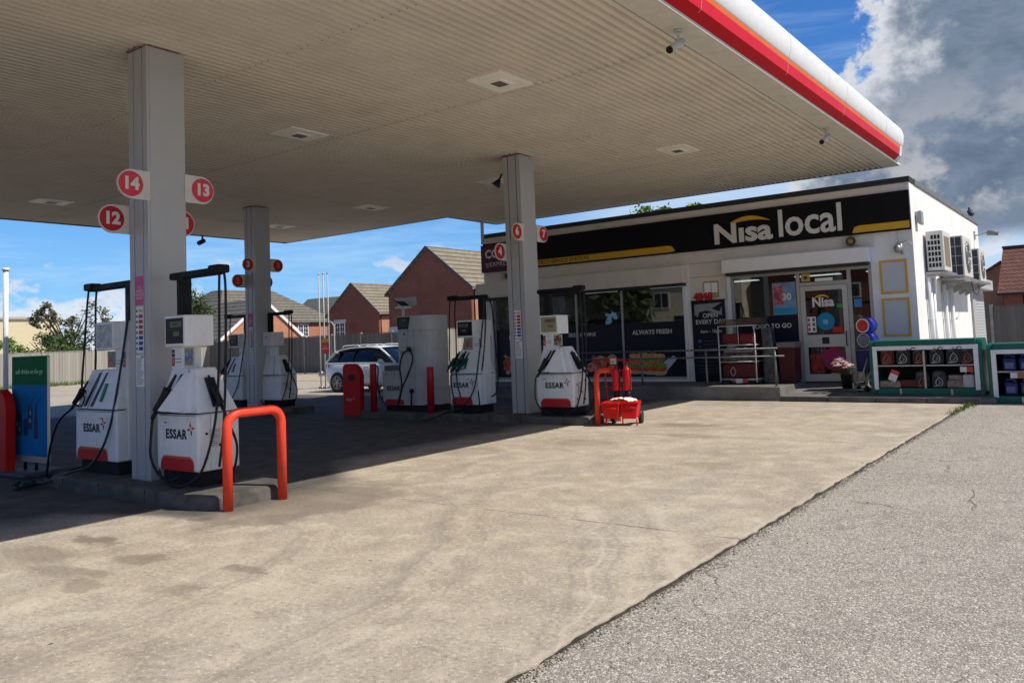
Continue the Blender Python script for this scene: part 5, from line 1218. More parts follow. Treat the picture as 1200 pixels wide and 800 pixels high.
for (x, z, r_, lab) in ((-3.68, .50, 24, 'tilted red and white price card hanging at the left of the green cage'), (-2.38, .62, 0, 'red and white price card at the right of the green cage shelf')):
    t = thing('price_card', lab, 'price card', (x, Y0-.035, z), 0, 'price cards on the cages')
    b = MB(); b.box(-.075 if r_ else -.11, .075 if r_ else 0, -.003, 0, -.10 if r_ else -.05, .04 if r_ else .05, mi=0)
    if r_: b.box(-.075, .075, -.003, 0, .0405, .12, mi=1)
    else: b.box(.0005, .11, -.003, 0, -.05, .05, mi=1)
    o = b.build('card', [mat('card_white', (.6, .58, .56), .5), mat('card_red', (.5, .05, .05), .5)], t)
    if r_: o.rotation_euler = (0, R(24), 0)
BJ = mat('screenwash_blue', (.006, .018, .11), .25, var=.2, vscale=9); BL = mat('screenwash_label', (.10, .14, .30), .4)
jug = thing('screenwash_bottle', 'x', 'bottle', (-1.6, Y0+.0, .70), 0, 'blue screenwash bottles in the second cage')
b = MB(); b.box(-.11, .11, .0, .16, 0, .25, bev=.03); b.build('bottle', BJ, jug)
b = MB(); b.tube([(-.07, .08, .25), (-.06, .08, .29), (.03, .08, .29), (.05, .08, .25)], .014, 8, cr=False); b.cyl((.07, .08, .24), (.07, .08, .285), .022, 10); b.build('handle', mat('bottle_handle', (.08, .10, .22), .4), jug)
b = MB(); b.box(-.07, .07, -.004, -.0005, .05, .16); b.build('label', BL, jug)
names = ['first', 'second', 'third', 'fourth', 'fifth', 'sixth']
jug['label'] = 'blue screenwash bottle first on the upper shelf of the right cage'
for row, z in enumerate((.70-.12, .135)):
    for k in range(6):
        x = -1.68+k*.265
        if row == 0 and k == 0: jug.location = (x, Y0-.02, z); continue
        r = jug.copy(); C.objects.link(r); r.location = (x, Y0-.02, z); r['label'] = f'blue screenwash bottle {names[k]} on the {"upper" if row == 0 else "lower"} shelf of the right cage'
        for ch in list(jug.children): c_ = ch.copy(); C.objects.link(c_); c_.parent = r
t = thing('price_card', 'pale price card between the two rows of blue bottles', 'price card', (-1.55, Y0-.16, .46), 0, 'price cards on the cages')
b = MB(); b.box(-.11, 0, -.003, 0, 0, .10, mi=0); b.box(.0005, .12, -.003, 0, 0, .10, mi=1); b.build('card', [MATS['card_white'], mat('card_rust', (.3, .12, .08), .5)], t)
# magazine / drinks trolley
t = thing('roll_cage', 'white wire roll cage of goods standing against the banner behind the railing', 'trolley', (-7.05, 18.35, ZF), R(3))
b = MB(); w, d, h = .42, .30, 1.34
for x in (-w, w):
    for y in (-d, d): b.cyl((x, y, .06), (x, y, h), .016, 8)
for z in (.12, .52, .90, h):
    for y in (-d, d): b.cyl((-w, y, z), (w, y, z), .013, 8)
    for x in (-w, w): b.cyl((x, -d, z), (x, d, z), .013, 8)
for x in (w*.1,): b.cyl((x, -d, .90), (x, -d, h), .010, 8)
for k in range(6): b.cyl((-w, -d+.1*k, .12), (w, -d+.1*k, .12), .006, 6)
b.build('wire_frame', mat('wire_white', (.50, .50, .48), .45), t)
for k, (x0, x1, z0, z1, m, nm) in enumerate(((-.38, .38, .15, .48, BAGR, 'lower_bags'), (-.38, .38, .54, .72, MAGS, 'middle_stock'), (-.36, -.02, .93, 1.16, mat('pack_red', (.16, .012, .016), .5, var=.4, vscale=16), 'red_pack'), (.04, .36, .93, 1.16, MATS['pack_red'], 'red_pack'))):
    b = MB(); b.box(x0, x1, -.22, .24, z0, z1, bev=.03); b.build(nm, m, t)
b = MB(); b.tube([(-.14, -.23, .40), (-.20, -.23, .30), (-.14, -.23, .20), (-.08, -.23, .30), (-.14, -.23, .40)], .008, 6); b.build('bag_logo', LOGO, t)
b = MB(); b.prism([(-.36, .73), (-.30, .84), (-.24, .75), (-.16, .86), (-.08, .75), (0, .85), (.08, .75), (.16, .86), (.24, .75), (.32, .84), (.36, .73)], 'y', -.2, -.15); b.build('zigzag_stock', mat('zigzag', (.2, .19, .18), .6, var=.6, vscale=20), t)
b = MB(); b.box(-.06, .10, -.335, -.32, .04, .14, mi=0); b.box(.101, .22, -.335, -.32, .05, .13, mi=1); b.build('price_tag', [MATS['card_white'], MATS['card_red']], t)
b = MB()
for x in (-w+.03, w-.03):
    for y in (-d+.03, d-.03): b.cyl((x-.015, y, .035), (x+.015, y, .035), .035, 12)
b.build('castor', BLACK, t)
t = thing('cardboard_pile', 'flattened brown cardboard lying on top of the roll cage', 'cardboard', (-7.0, 18.35, ZF+1.36), R(6))
b = MB()
for k in range(5): q = random.uniform(-.05, .05); b.hexa([(-.46+q, -.3, k*.028), (.48+q, -.3, k*.028+.02), (.5+q, .3, k*.028+.02), (-.46+q, .3, k*.028), (-.46+q, -.3, k*.028+.012), (.48+q, -.3, k*.028+.034), (.5+q, .3, k*.028+.034), (-.46+q, .3, k*.028+.012)])
b.build('sheets', mat('cardboard', (.16, .10, .06), .9, var=.3, vscale=10), t)
t = thing('magazine_stack', 'dark wrapped stack of goods right of the roll cage', 'goods stack', (-6.42, 18.5, ZF), R(8))
b = MB(); b.hexa([(-.13, -.2, 0), (.20, -.2, 0), (.2, .2, 0), (-.13, .2, 0), (-.13, -.2, 1.25), (.06, -.2, 1.30), (.06, .2, 1.3), (-.13, .2, 1.25)], bev=.03); b.build('wrapping', mat('wrap_dark', (.05, .055, .06), .35, var=.6, vscale=9), t)
t = thing('red_bin', 'dark red upright bin with pale lid behind the railing end', 'bin', (-6.02, 18.62, ZF))
b = MB(); b.hexa([(-.17, -.2, 0), (.15, -.2, 0), (.15, .2, 0), (-.17, .2, 0), (-.20, -.24, .80), (.18, -.24, .80), (.18, .24, .8), (-.2, .24, .8)], bev=.01); b.build('body', mat('bin_maroon', (.06, .004, .006), .5), t)
b = MB(); b.box(-.22, .20, -.26, .26, .802, .93, bev=.02); b.build('lid', mat('lid_pale', (.16, .14, .14), .6), t)
# blue drum spinner sign
t = thing('drum_sign', 'shiny blue two drum display with round red badge beside the door', 'display', (-4.32, 18.5, .2), R(-8))
BLU = mat('drum_blue', (.012, .03, .42), .22, coat=.5)
for k, z in enumerate((1.33, 1.02)):
    b = MB(); b.prism([(.0+.165*math.cos(R(a)), z+.165*math.sin(R(a))) for a in range(0, 360, 12)], 'y', -.12, .22, bev=.02, sm=True); dr = b.build('drum', BLU, t)
    b = MB(); b.prism([(-.03+.14*math.cos(R(a)), z+.15*math.sin(R(a))) for a in range(0, 360, 15)], 'y', -.128, -.1205); bd = b.build('badge', [LETW if k == 0 else GALV], dr)
    b = MB(); b.prism([(-.03+.115*math.cos(R(a)), z+.125*math.sin(R(a))) for a in range(0, 360, 15)], 'y', -.133, -.1285)
    b.build('badge_centre', mat('badge_red', (.50, .03, .02), .4) if k == 0 else mat('badge_slate', (.05, .06, .12), .4), bd)
    if k == 1:
        b = MB()
        for j in range(5): b.box(-.13, .07, -.137, -.1335, z-.09+j*.04, z-.078+j*.04)
        b.build('badge_lines', LOGO, bd)
b = MB(); b.box(-.22, .12, -.10, .16, .35, .84, bev=.03); b.build('lower_body', mat('drum_dark_blue', (.01, .015, .12), .4), t)
b = MB(); b.cyl((-.05, .0, 0), (-.05, .0, .4), .03, 10); b.box(-.2, .15, -.2, .2, 0, .03); b.cyl((-.24, -.12, .80), (.16, -.12, .83), .008, 6); b.build('stand', GALV, t)
# flowers in a bucket
t = thing('flower_bucket', 'black bucket of pink and white flowers beside the door', 'flowers', (-4.72, 18.25, .2))
b = MB(); b.lathe([(.10, 0), (.13, .3), (.14, .31), (.13, .312)], seg=20); b.build('bucket', BLACK, t)
FM = [mat('petal_pink', (.70, .34, .38), .6, var=.3, vscale=20), mat('petal_white', (.68, .62, .56), .6), mat('petal_rose', (.50, .08, .14), .6), LEAF]
b = MB(); rng = random.Random(5)
for k in range(70):
    u, v = rng.uniform(0, 6.28), rng.random(); a = rng.uniform(0, 1.25); r = .24
    c = Vector((r*math.sin(a)*math.cos(u)-.06, r*math.sin(a)*math.sin(u)-.03, .42+.19*math.cos(a)-.05*math.cos(u)))
    mi = rng.choice((0, 1, 1, 1, 2)); s_ = rng.uniform(.022, .038)
    for j in range(6):
        aa = j*1.05; q = c+Vector((math.cos(aa)*s_, math.sin(aa)*s_*.8, rng.uniform(-.01, .02))); b.ball(q, s_*.65, mi, 1, (1, 1, .7))
b.build('bloom', FM, t)
b = MB()
for k in range(60):
    u = rng.uniform(0, 6.28); r1 = rng.uniform(.05, .26); p = Vector((math.cos(u)*r1-.05, math.sin(u)*r1-.03, rng.uniform(.30, .52)))
    b.tube([(math.cos(u)*.06, math.sin(u)*.06, .28), p*.7+Vector((0, 0, .1)), p], .004, 4)
    q = Vector((math.cos(u+1.57), math.sin(u+1.57), .3))*.03; e = Vector((math.cos(u), math.sin(u), .2))*.07
    b.face([b.b.verts.new(w) for w in (p-q*.6, p+e, p+q*.6, p-e*.4)])
b.build('stem', LEAF, t)
# silver sack truck
t = thing('sack_truck', 'small silver folding trolley leaning between flowers and the green cage', 'trolley', (-4.42, 18.0, .17), R(-15))
b = MB(); b.tube([(-.02, -.10, .06), (.10, .06, .45), (.16, .12, .68)], .018, 8, cr=False); b.tube([(.16, -.10, .06), (.26, .06, .45), (.30, .12, .68)], .014, 8, cr=False); b.cyl((-.03, -.2, .18), (.22, -.2, .22), .016, 8); b.cyl((-.03, -.1, .05), (-.03, -.2, .18), .016, 8); b.cyl((-.3, -.14, .04), (.2, -.2, .05), .012, 8); b.build('frame', GALV, t)
b = MB()
for x in (.02, .20): b.cyl((x, -.08, .06), (x+.03, -.08, .06), .06, 14)
b.build('wheel', BLACK, t)
b = MB(); b.box(-.6, .0, -.10, -.085, .0, .012); b.box(-.62, -.25, -.3, -.285, .0, .012)
tag(b.build('white_strip', WHITE2), 'pale thin strips lying on the step by the door', 'strip'); bpy.data.objects['white_strip'].location = (-5.0, 17.85, .165)

# ------------------------------------------------------------------ white estate car
def estate(loc, label):
    t = thing('parked_car', label, 'car', loc)
    PW = mat('car_white', (.85, .85, .84), .30, coat=.3)
    # stations: x, z_sill, z_belt, half width at belt, z_top (=belt outside cabin)
    L_ = 4.45
    st = [(.00, .42, .78, .62), (.05, .32, .93, .74), (.25, .22, .97, .83), (.9, .20, .96, .89), (2.0, .20, .95, .90), (2.9, .20, .93, .90), (3.45, .22, .90, .88), (4.05, .25, .78, .82), (4.35, .30, .62, .70), (4.45, .38, .52, .55)]
    b = MB(); rows = []
    for x, zs, zb, hw in st:
        zm = (zs+zb)/2; q = [(x, -hw*.90, zs), (x, -hw, zs+.12), (x, -hw*1.02, zm), (x, -hw*.97, zb-.04), (x, -hw*.90, zb), (x, 0, zb+.03), (x, hw*.90, zb), (x, hw*.97, zb-.04), (x, hw*1.02, zm), (x, hw, zs+.12), (x, hw*.90, zs), (x, 0, zs)]
        rows.append([b.b.verts.new(p) for p in q])
    for a, c in zip(rows, rows[1:]):
        for k in range(12): b.face([a[k], a[(k+1) % 12], c[(k+1) % 12], c[k]], 0, True)
    b.face(rows[0][::-1], 0); b.face(rows[-1], 0); body = b.build('body', PW, t)
    # cabin
    cb = [(.12, .94, .96, .70), (.62, .94, 1.36, .64), (1.2, .94, 1.44, .63), (2.1, .93, 1.46, .63), (2.65, .92, 1.40, .63), (3.42, .89, .93, .72)]
    b = MB(); rows = []
    for x, z0, z1, hw in cb: rows.append([b.b.verts.new(p) for p in ((x, -.80, z0), (x, -hw, z1), (x, hw, z1), (x, .80, z0))])
    for a, c in zip(rows, rows[1:]):
        for k in range(3): b.face([a[k], a[k+1], c[k+1], c[k]], 0, True)
    b.build('window_glass', CARGLASS, t)
    b = MB(); rows = []
    for x, z1, hw in ((.10, 1.02, .66), (.45, 1.32, .655), (.66, 1.40, .65), (1.2, 1.475, .65), (2.1, 1.49, .65), (2.60, 1.44, .645)): rows.append([b.b.verts.new(p) for p in ((x, -hw, z1-.045), (x, -hw*.95, z1), (x, 0, z1+.02), (x, hw*.95, z1), (x, hw, z1-.045))])
    for a, c in zip(rows, rows[1:]):
        for k in range(4): b.face([a[k], a[k+1], c[k+1], c[k]], 0, True)
    b.build('roof', PW, t)
    b = MB()
    for s_ in (-1, 1):
        for pp in ([(.08, .79, .93), (.25, .73, 1.14), (.50, .66, 1.35)], [(2.62, .655, 1.42), (3.0, .70, 1.20), (3.42, .77, .93)]): b.tube([(x, s_*y, z) for x, y, z in pp], .035, 8)
        b.tube([(.5, s_*.66, 1.36), (1.2, s_*.655, 1.45), (2.1, s_*.655, 1.465), (2.62, s_*.655, 1.42)], .022, 8)
        b.tube([(.10, s_*.81, .95), (1.6, s_*.83, .955), (3.42, s_*.80, .93)], .022, 8)
    b.build('pillar', PW, t)
    b = MB()
    for s_ in (-1, 1): b.tube([(1.42, s_*.81, .95), (1.50, s_*.66, 1.44)], .02, 8, cr=False); b.tube([(.70, s_*.80, .95), (.72, s_*.66, 1.38)], .02, 8, cr=False)
    b.build('door_pillar', BLACK, t)
    b = MB()
    for s_ in (-1, 1): b.tube([(.72, s_*.56, 1.47), (.8, s_*.56, 1.535), (1.45, s_*.56, 1.55), (1.52, s_*.56, 1.50)], .018, 8); b.tube([(1.58, s_*.56, 1.50), (1.65, s_*.56, 1.55), (2.3, s_*.56, 1.54), (2.4, s_*.56, 1.47)], .018, 8)
    b.build('roof_rail', WHITE2, t)
    for x in (.80, 3.55):
        for s_ in (-1, 1):
            b = MB(); b.cyl((x, s_*.70, .31), (x, s_*.915, .31), .36, 32); b.build('wheel_arch', BLACK, t)
            b = MB(); b.cyl((x, s_*.72, .315), (x, s_*.925, .315), .315, 32); w_ = b.build('wheel', BLACK, t)
            b = MB(); b.cyl((x, s_*.9255, .315), (x, s_*.930, .315), .215, 32, mi=1)
            for k in range(10):
                a = 2*math.pi*k/10+(.08 if k % 2 else -.08); b.tube([(x, s_*.938, .315), (x+.20*math.cos(a), s_*.934, .315+.20*math.sin(a))], .014, 6, 0, cr=False)
            b.tube([(x+.21*math.cos(R(a)), s_*.932, .315+.21*math.sin(R(a))) for a in range(0, 361, 15)], .012, 6, 0, cr=False); b.cyl((x, s_*.932, .315), (x, s_*.945, .315), .045, 12, mi=0)
            b.build('rim', [SILV, BLACK], w_)
    b = MB()
    for s_ in (-1, 1):
        b.hexa([(-.01, s_*.50, .80), (.26, s_*.85, .82), (.26, s_*.80, .84), (-.0, s_*.48, .82), (-.005, s_*.50, .92), (.30, s_*.835, .95), (.30, s_*.78, .95), (.0, s_*.48, .93)])
        o = b.build('tail_light', mat('tail_red', (.35, .01, .02), .2), t); b = MB()
    b.b.free()
    for s_ in (-1, 1):
        b = MB(); b.ball((2.95, s_*.98, 1.0), .11, sc=(.7, 1, .75)); b.box(2.9, 2.98, s_*.83, s_*.95, .95, .99); b.build('wing_mirror', PW, t)
    b = MB()
    for x in (1.05, 2.02, 2.98): b.tube([(x, -.925 if x > 1.2 else -.905, .9), (x-.02, -.935 if x > 1.2 else -.915, .55), (x, -.915 if x > 1.2 else -.9, .28)], .004, 4)
    for x in (1.15, 2.12): b.box(x, x+.2, -.945, -.91, .80, .83)
    b.tube([(.85, -.905, .22), (3.5, -.905, .22)], .03, 6, cr=False); b.build('door_seam', TRIMG, body)
    b = MB(); b.box(4.38, 4.46, -.5, .5, .42, .52); b.build('grille', BLACK, t)
    b = MB()
    for s_ in (-1, 1): b.hexa([(4.05, s_*.75, .62), (4.36, s_*.55, .55), (4.36, s_*.5, .55), (4.05, s_*.7, .62), (4.0, s_*.77, .74), (4.30, s_*.58, .66), (4.3, s_*.5, .66), (4.0, s_*.7, .74)])
    b.build('headlight', mat('headlight_glass', (.4, .42, .45), .1), t)
    return t
estate((-21.98, 19.45, 0), 'white estate car with roof rails parked beyond the red litter bin and gas dispenser')

# ------------------------------------------------------------------ vent pipes and their sign
for k, (x, y, lab, bend) in enumerate(((-24.1, 20.3, 'first white vent pipe from the left with a straight top', 0), (-23.85, 20.3, 'second white vent pipe behind the red and yellow warning plate', 0), (-23.6, 20.3, 'third white vent pipe from the left behind the white car', 0), (-23.3, 20.3, 'shorter white vent pipe bending over towards the others', 1))):
    t = thing('vent_pipe', lab, 'pipe', (x, y, 0), 0, 'white tank vent pipes')
    b = MB()
    if bend: b.tube([(0, 0, 0), (0, 0, 2.15), (-.02, 0, 2.3), (-.12, 0, 2.42), (-.24, 0, 2.46)], .024, 8)
    else: b.cyl((0, 0, 0), (0, 0, 4.25), .024, 10); b.cyl((0, 0, 4.25), (0, 0, 4.31), .032, 10)
    b.build('tube', mat('vent_pipe_grey', (.45, .45, .44), .5), t); b = MB(); b.cyl((0, 0, .45), (0, 0, .62), .09, 10); b.cyl((0, 0, 0), (0, 0, .05), .09, 10); b.build('flange', GALV, t)
t = thing('warning_plate', 'red warning plate with a yellow top fixed to the vent pipes', 'sign', (-23.72, 20.24, 1.28))
b = MB(); b.box(-.18, .18, -.015, 0, 0, .42, mi=0); b.box(-.18, .18, -.016, .001, .421, .56, mi=1); o = b.build('plate', [mat('warn_red', (.5, .03, .02), .5), mat('warn_yellow', (.6, .28, .02), .5)], t)
text('lettering', 'NO\nSMOKING', .075, (0, -.017, .22), LETW, o, ext=.001)
# solar lamp on a post, blank plate behind it
t = thing('solar_lamp', 'white post with a tilted solar panel and pale plate above the gas dispenser', 'lamp', (-17.5, 18.0, 0))
b = MB(); b.cyl((0, 0, 0), (0, 0, 2.72), .04, 10); b.build('post', FASW, t)
b = MB(); b.hexa([(-.30, -.16, 2.92), (.08, -.16, 2.68), (.08, .16, 2.68), (-.30, .16, 2.92), (-.29, -.16, 2.95), (.09, -.16, 2.71), (.09, .16, 2.71), (-.29, .16, 2.95)]); b.build('solar_panel', mat('solar_dark', (.03, .03, .035), .7, spec=.1), t)
b = MB(); b.box(-.42, .36, .20, .22, 2.68, 2.95); b.build('plate', PLATE, t); b = MB(); b.box(-.24, .16, -.12, .19, 2.62, 2.67, bev=.01); b.build('lamp_head', WHITE2, t)

# ------------------------------------------------------------------ fences
def fence(label, p0, p1, h, m, g='close boarded wooden fences', posts=2.4, z0=0.):
    p0 = Vector((*p0, 0)); p1 = Vector((*p1, 0)); L = (p1-p0).length; ang = math.atan2((p1-p0).y, (p1-p0).x)
    t = thing('wooden_fence', label, 'fence', p0+Vector((0, 0, z0)), ang, g)
    b = MB(); n = int(L/.15); rng = random.Random(int(L*10))
    for i in range(n): hh = h+rng.uniform(-.015, .015); b.box(i*.15+.004, i*.15+.146, -.012+.006*(i % 2), .006+.006*(i % 2), .04, hh)
    b.build('board', m, t)
    b = MB(); b.box(0, L, .02, .06, .3, .38); b.box(0, L, .02, .06, h-.35, h-.27); b.box(0, L, -.03, .03, h+.02, h+.05); b.build('rail', m, t)
    k = 0
    while k*posts <= L and k < 40:
        b = MB(); b.box(k*posts-.05, k*posts+.05, -.05, .07, 0, h+.10, bev=.01); b.build('post', mat('fence_post_concrete', (.30, .28, .25), .9, var=.2) if m is not FENCE_G else m, t); k += 1
    return t
fence('pale weathered fence at the far left behind the drinks board', (-48, 4), (-48, 31), 1.82, FENCE_G)
fence('dark brown fence in front of the brick houses', (-47.9, 31.1), (-16, 31.1), 2.13, FENCE_B)
fence('short pale fence seen between the gas dispenser and the next pump', (-26.0, 26.6), (-26.0, 31.0), 2.13, FENCE_G)
fence('brown fence at the right edge beyond the shop side wall', (-6, 33.5), (30, 33.5), 1.98, FENCE_B)

# ------------------------------------------------------------------ houses
def windowp(parent, w, h, loc, face='y', bars=True):
    """window part with frame, pane and lintel; face 'y' looks to -Y, 'x' looks to +X; loc in world coordinates"""
    x, y, z = loc
    def bx(b, u0, u1, d0, d1, z0, z1, mi=0):
        if face == 'y': b.box(x+u0, x+u1, y-d1, y-d0, z+z0, z+z1, mi)
        else: b.box(x+d0, x+d1, y+u0, y+u1, z+z0, z+z1, mi)
    b = MB()
    for r in ((-w/2, -w/2+.09, 0, h), (w/2-.09, w/2, 0, h), (-w/2+.09, w/2-.09, 0, .09), (-w/2+.09, w/2-.09, h-.09, h), (-.05, .05, .09, h-.09)): bx(b, r[0], r[1], .01, .07, r[2], r[3])
    if bars:
        for u0, u1 in ((-w/2+.09, -.05), (.05, w/2-.09)):
            for zz in (.35, .68): bx(b, u0, u1, .012, .055, h*zz-.02, h*zz+.02)
            bx(b, (u0+u1)/2-.015, (u0+u1)/2+.015, .014, .05, .09, h-.09)
    o = b.build('window', FASW, parent, True)
    b = MB(); bx(b, -w/2+.05, w/2-.05, .002, .02, .05, h-.05); b.build('pane', mat('house_pane', (.03, .045, .06), .08), o, True)
    b = MB(); bx(b, -w/2-.18, w/2+.18, .002, .06, h+.02, h+.28); b.build('lintel', mat('stone_cream', (.52, .50, .45), .8), o, True); b = MB(); bx(b, -w/2-.08, w/2+.08, .003, .1, -.12, -.02); b.build('sill', MATS['stone_cream'], o, True)
def gable_y(name, label, x0, x1, y0, L, ze, zr, wallm, roofm, over=.25, side=None, lit_brick=None):
    t = thing(name, label, 'house', ((x0+x1)/2, y0, 0)); xm = (x0+x1)/2
    b = MB(); b.prism([(x0, 0), (x1, 0), (x1, ze), (xm, zr), (x0, ze)], 'y', y0, y0+L, mi=0)
    for f in b.b.faces: pass
    b.build('wall', wallm, t, True)
    if lit_brick: b = MB(); b.box(x1+.001, x1+.02, y0+.15, y0+L, 0, ze); b.build('side_wall', lit_brick, t, True)  # sunlit flank in lighter brick than the shaded gable, light put into the colour
    sl = (zr-ze)/(x1-xm); b = MB()
    for s_ in (-1, 1):
        xa = xm+s_*(x1-xm+over); za = ze-sl*over
        b.hexa([(xm, y0-.12, zr+.02), (xa, y0-.12, za+.02), (xa, y0+L, za+.02), (xm, y0+L, zr+.02), (xm, y0-.12, zr+.20), (xa, y0-.12, za+.20), (xa, y0+L, za+.20), (xm, y0+L, zr+.20)])
    b.build('roof', roofm, t, True)
    b = MB()
    for s_ in (-1, 1):
        xa = xm+s_*(x1-xm+over); za = ze-sl*over
        b.hexa([(xm, y0-.17, zr+.04), (xa, y0-.17, za+.04), (xa, y0-.125, za+.04), (xm, y0-.125, zr+.04), (xm, y0-.17, zr+.23), (xa, y0-.17, za+.23), (xa, y0-.125, za+.23), (xm, y0-.125, zr+.23)])
    b.build('bargeboard', mat('bargeboard_slate', (.07, .075, .085), .6), t, True)
    b = MB(); b.cyl((x1+over+.06, y0, za+.0), (x1+over+.06, y0+L, za+.0), .07, 8); b.cyl((x1+.06, y0+.25, 0), (x1+.06, y0+.25, ze-.1), .05, 8); b.build('gutter', BLACKM, t, True)
    return t
h2 = gable_y('brick_house', 'large brown brick gable house just left of the shop', -42.25, -34.5, 42, 15, 5.1, 8.05, BRICK, ROOFA, lit_brick=BRICKO)
b = MB(); b.box(-42.26, -41.3, 41.93, 41.999, 2.3, 2.75); b.build('band_course', mat('stone_cream', (.52, .50, .45), .8), h2, True)
h1 = gable_y('brick_house', 'smaller brown brick gable house with a white window left of the large gable', -67.6, -59.8, 58, 12, 4.7, 7.85, BRICK, ROOFA, lit_brick=BRICKO)
windowp(h1, 1.55, 1.55, (-65.6, 58, 2.45))
t = thing('house_wing', 'low sunlit orange brick wing between the two brick gables', 'house', (-57, 62, 0))
b = MB(); b.box(-59.5, -55.5, 60, 68, 0, 4.4); b.build('wall', BRICKO, t, True); b = MB(); b.hexa([(-59.5, 59.7, 4.42), (-55.2, 59.7, 4.42), (-55.2, 68, 4.42), (-59.5, 68, 4.42), (-59.5, 62, 6.8), (-56.6, 62.8, 6.8), (-56.6, 66, 6.8), (-59.5, 66, 6.8)]); b.build('roof', ROOFA, t, True)
b = MB(); b.box(-55.495, -55.42, 63.4, 64.0, 3.0, 3.5); b.build('vent_cover', FASW, t, True)
# house with the gable facing the sun (+X)
t = thing('orange_brick_house', 'orange brick house with white bargeboards and grey tiled roof behind the far left column', 'house', (-60, 41, 0))
gy0, gy1, gx, ze, zr = 37.2, 45.5, -56., 2.25, 5.50; ym = (gy0+gy1)/2
b = MB(); b.prism([(gy0, 0), (gy1, 0), (gy1, ze), (ym, zr), (gy0, ze)], 'x', gx-14, gx); b.build('wall', BRICKO, t, True)
sl = (zr-ze)/(ym-gy0); b = MB()
for s_ in (-1, 1):
    ya = ym+s_*(ym-gy0+.3); za = ze-sl*.3
    b.hexa([(gx-14, ym, zr+.02), (gx+.1, ym, zr+.02), (gx+.1, ya, za+.02), (gx-14, ya, za+.02), (gx-14, ym, zr+.18), (gx+.1, ym, zr+.18), (gx+.1, ya, za+.18), (gx-14, ya, za+.18)])
b.build('roof', ROOFB, t, True)
b = MB()
for s_ in (-1, 1):
    ya = ym+s_*(ym-gy0+.3); za = ze-sl*.3
    b.hexa([(gx+.105, ym, zr-.10), (gx+.17, ym, zr-.10), (gx+.17, ya, za-.10), (gx+.105, ya, za-.10), (gx+.105, ym, zr+.2), (gx+.17, ym, zr+.2), (gx+.17, ya, za+.2), (gx+.105, ya, za+.2)])
b.build('bargeboard', FASW, t, True)
# hipped house behind
t = thing('hipped_house', 'long house with hipped grey roof and a white window behind the orange gable', 'house', (-76, 56, 0))
b = MB(); b.box(-86, -72, 48, 63, 0, 4.3); b.build('wall', BRICKO, t, True)
b = MB(); b.hexa([(-86.4, 47.6, 4.3), (-71.6, 47.6, 4.3), (-71.6, 63.4, 4.3), (-86.4, 63.4, 4.3), (-79.5, 52, 8.1), (-77.5, 52, 8.1), (-77.5, 58.6, 8.1), (-79.5, 58.6, 8.1)]); b.build('roof', ROOFB, t, True)
windowp(t, 1.4, 1.35, (-72, 58.3, 2.7), 'x')
t = thing('distant_house', 'distant grey roofed house between the vent pipes and the brick gable', 'house', (-92, 84, 0))
b = MB(); b.box(-100, -86, 78, 90, 0, 5.2); b.build('wall', BRICKO, t, True)
b = MB(); b.hexa([(-100.4, 77.6, 5.2), (-85.6, 77.6, 5.2), (-85.6, 90.4, 5.2), (-100.4, 90.4, 5.2), (-100, 82, 8.9), (-86, 82, 8.9), (-86, 86, 8.9), (-100, 86, 8.9)]); b.build('roof', ROOFB, t, True)
# far right pantiled house and its lower neighbour
t = thing('pantiled_house', 'red brick house with red brown pantile roof above the right hand fence', 'house', (0, 60, 0))
b = MB(); b.box(-5.7, 9, 60, 70, 0, 3.25); b.build('wall', BRICK, t, True)
b = MB(); b.hexa([(-6.0, 59.6, 3.15), (9.3, 59.6, 3.15), (9.3, 70.4, 3.15), (-6.0, 70.4, 3.15), (-5.95, 64.6, 6.35), (9.3, 64.6, 6.35), (9.3, 65.4, 6.35), (-5.95, 65.4, 6.35)]); b.build('roof', PANTILE, t, True)
b = MB(); b.box(-6.0, 9.3, 64.5, 65.5, 6.352, 6.5); b.cyl((-4.6, 59.95, 3.0), (-4.6, 59.95, 1.5), .06, 8); b.cyl((-6, 59.55, 3.12), (9.3, 59.55, 3.12), .07, 8); b.build('ridge_and_gutter', TRIMK, t, True)
t = thing('low_brick_house', 'small sunlit brick gable left of the pantiled house', 'house', (-7.5, 66, 0))
b = MB(); b.prism([(-9.8, 0), (-6.1, 0), (-6.1, 5.3), (-7.9, 4.3), (-9.8, 2.9)], 'y', 64, 72); b.build('wall', BRICKO, t, True)
b = MB(); b.hexa([(-9.9, 63.8, 2.9), (-6.1, 63.8, 5.3), (-6.1, 72, 5.3), (-9.9, 72, 2.9), (-9.9, 63.8, 3.1), (-6.1, 63.8, 5.5), (-6.1, 72, 5.5), (-9.9, 72, 3.1)]); b.build('roof', PANTILE, t, True)
# cream building far left
t = thing('cream_building', 'long flat roofed cream building behind the hedge at far left', 'building', (-130, 42, 0))
b = MB(); b.box(-150, -120, 30, 54.2, 0, 6.9); b.build('wall', mat('cream_wall', (.62, .55, .36), .8, var=.06), t, True)
b = MB(); b.box(-150.3, -119.7, 29.6, 54.5, 6.901, 7.2); b.build('roof', mat('pale_roof', (.40, .38, .33), .6), t, True)
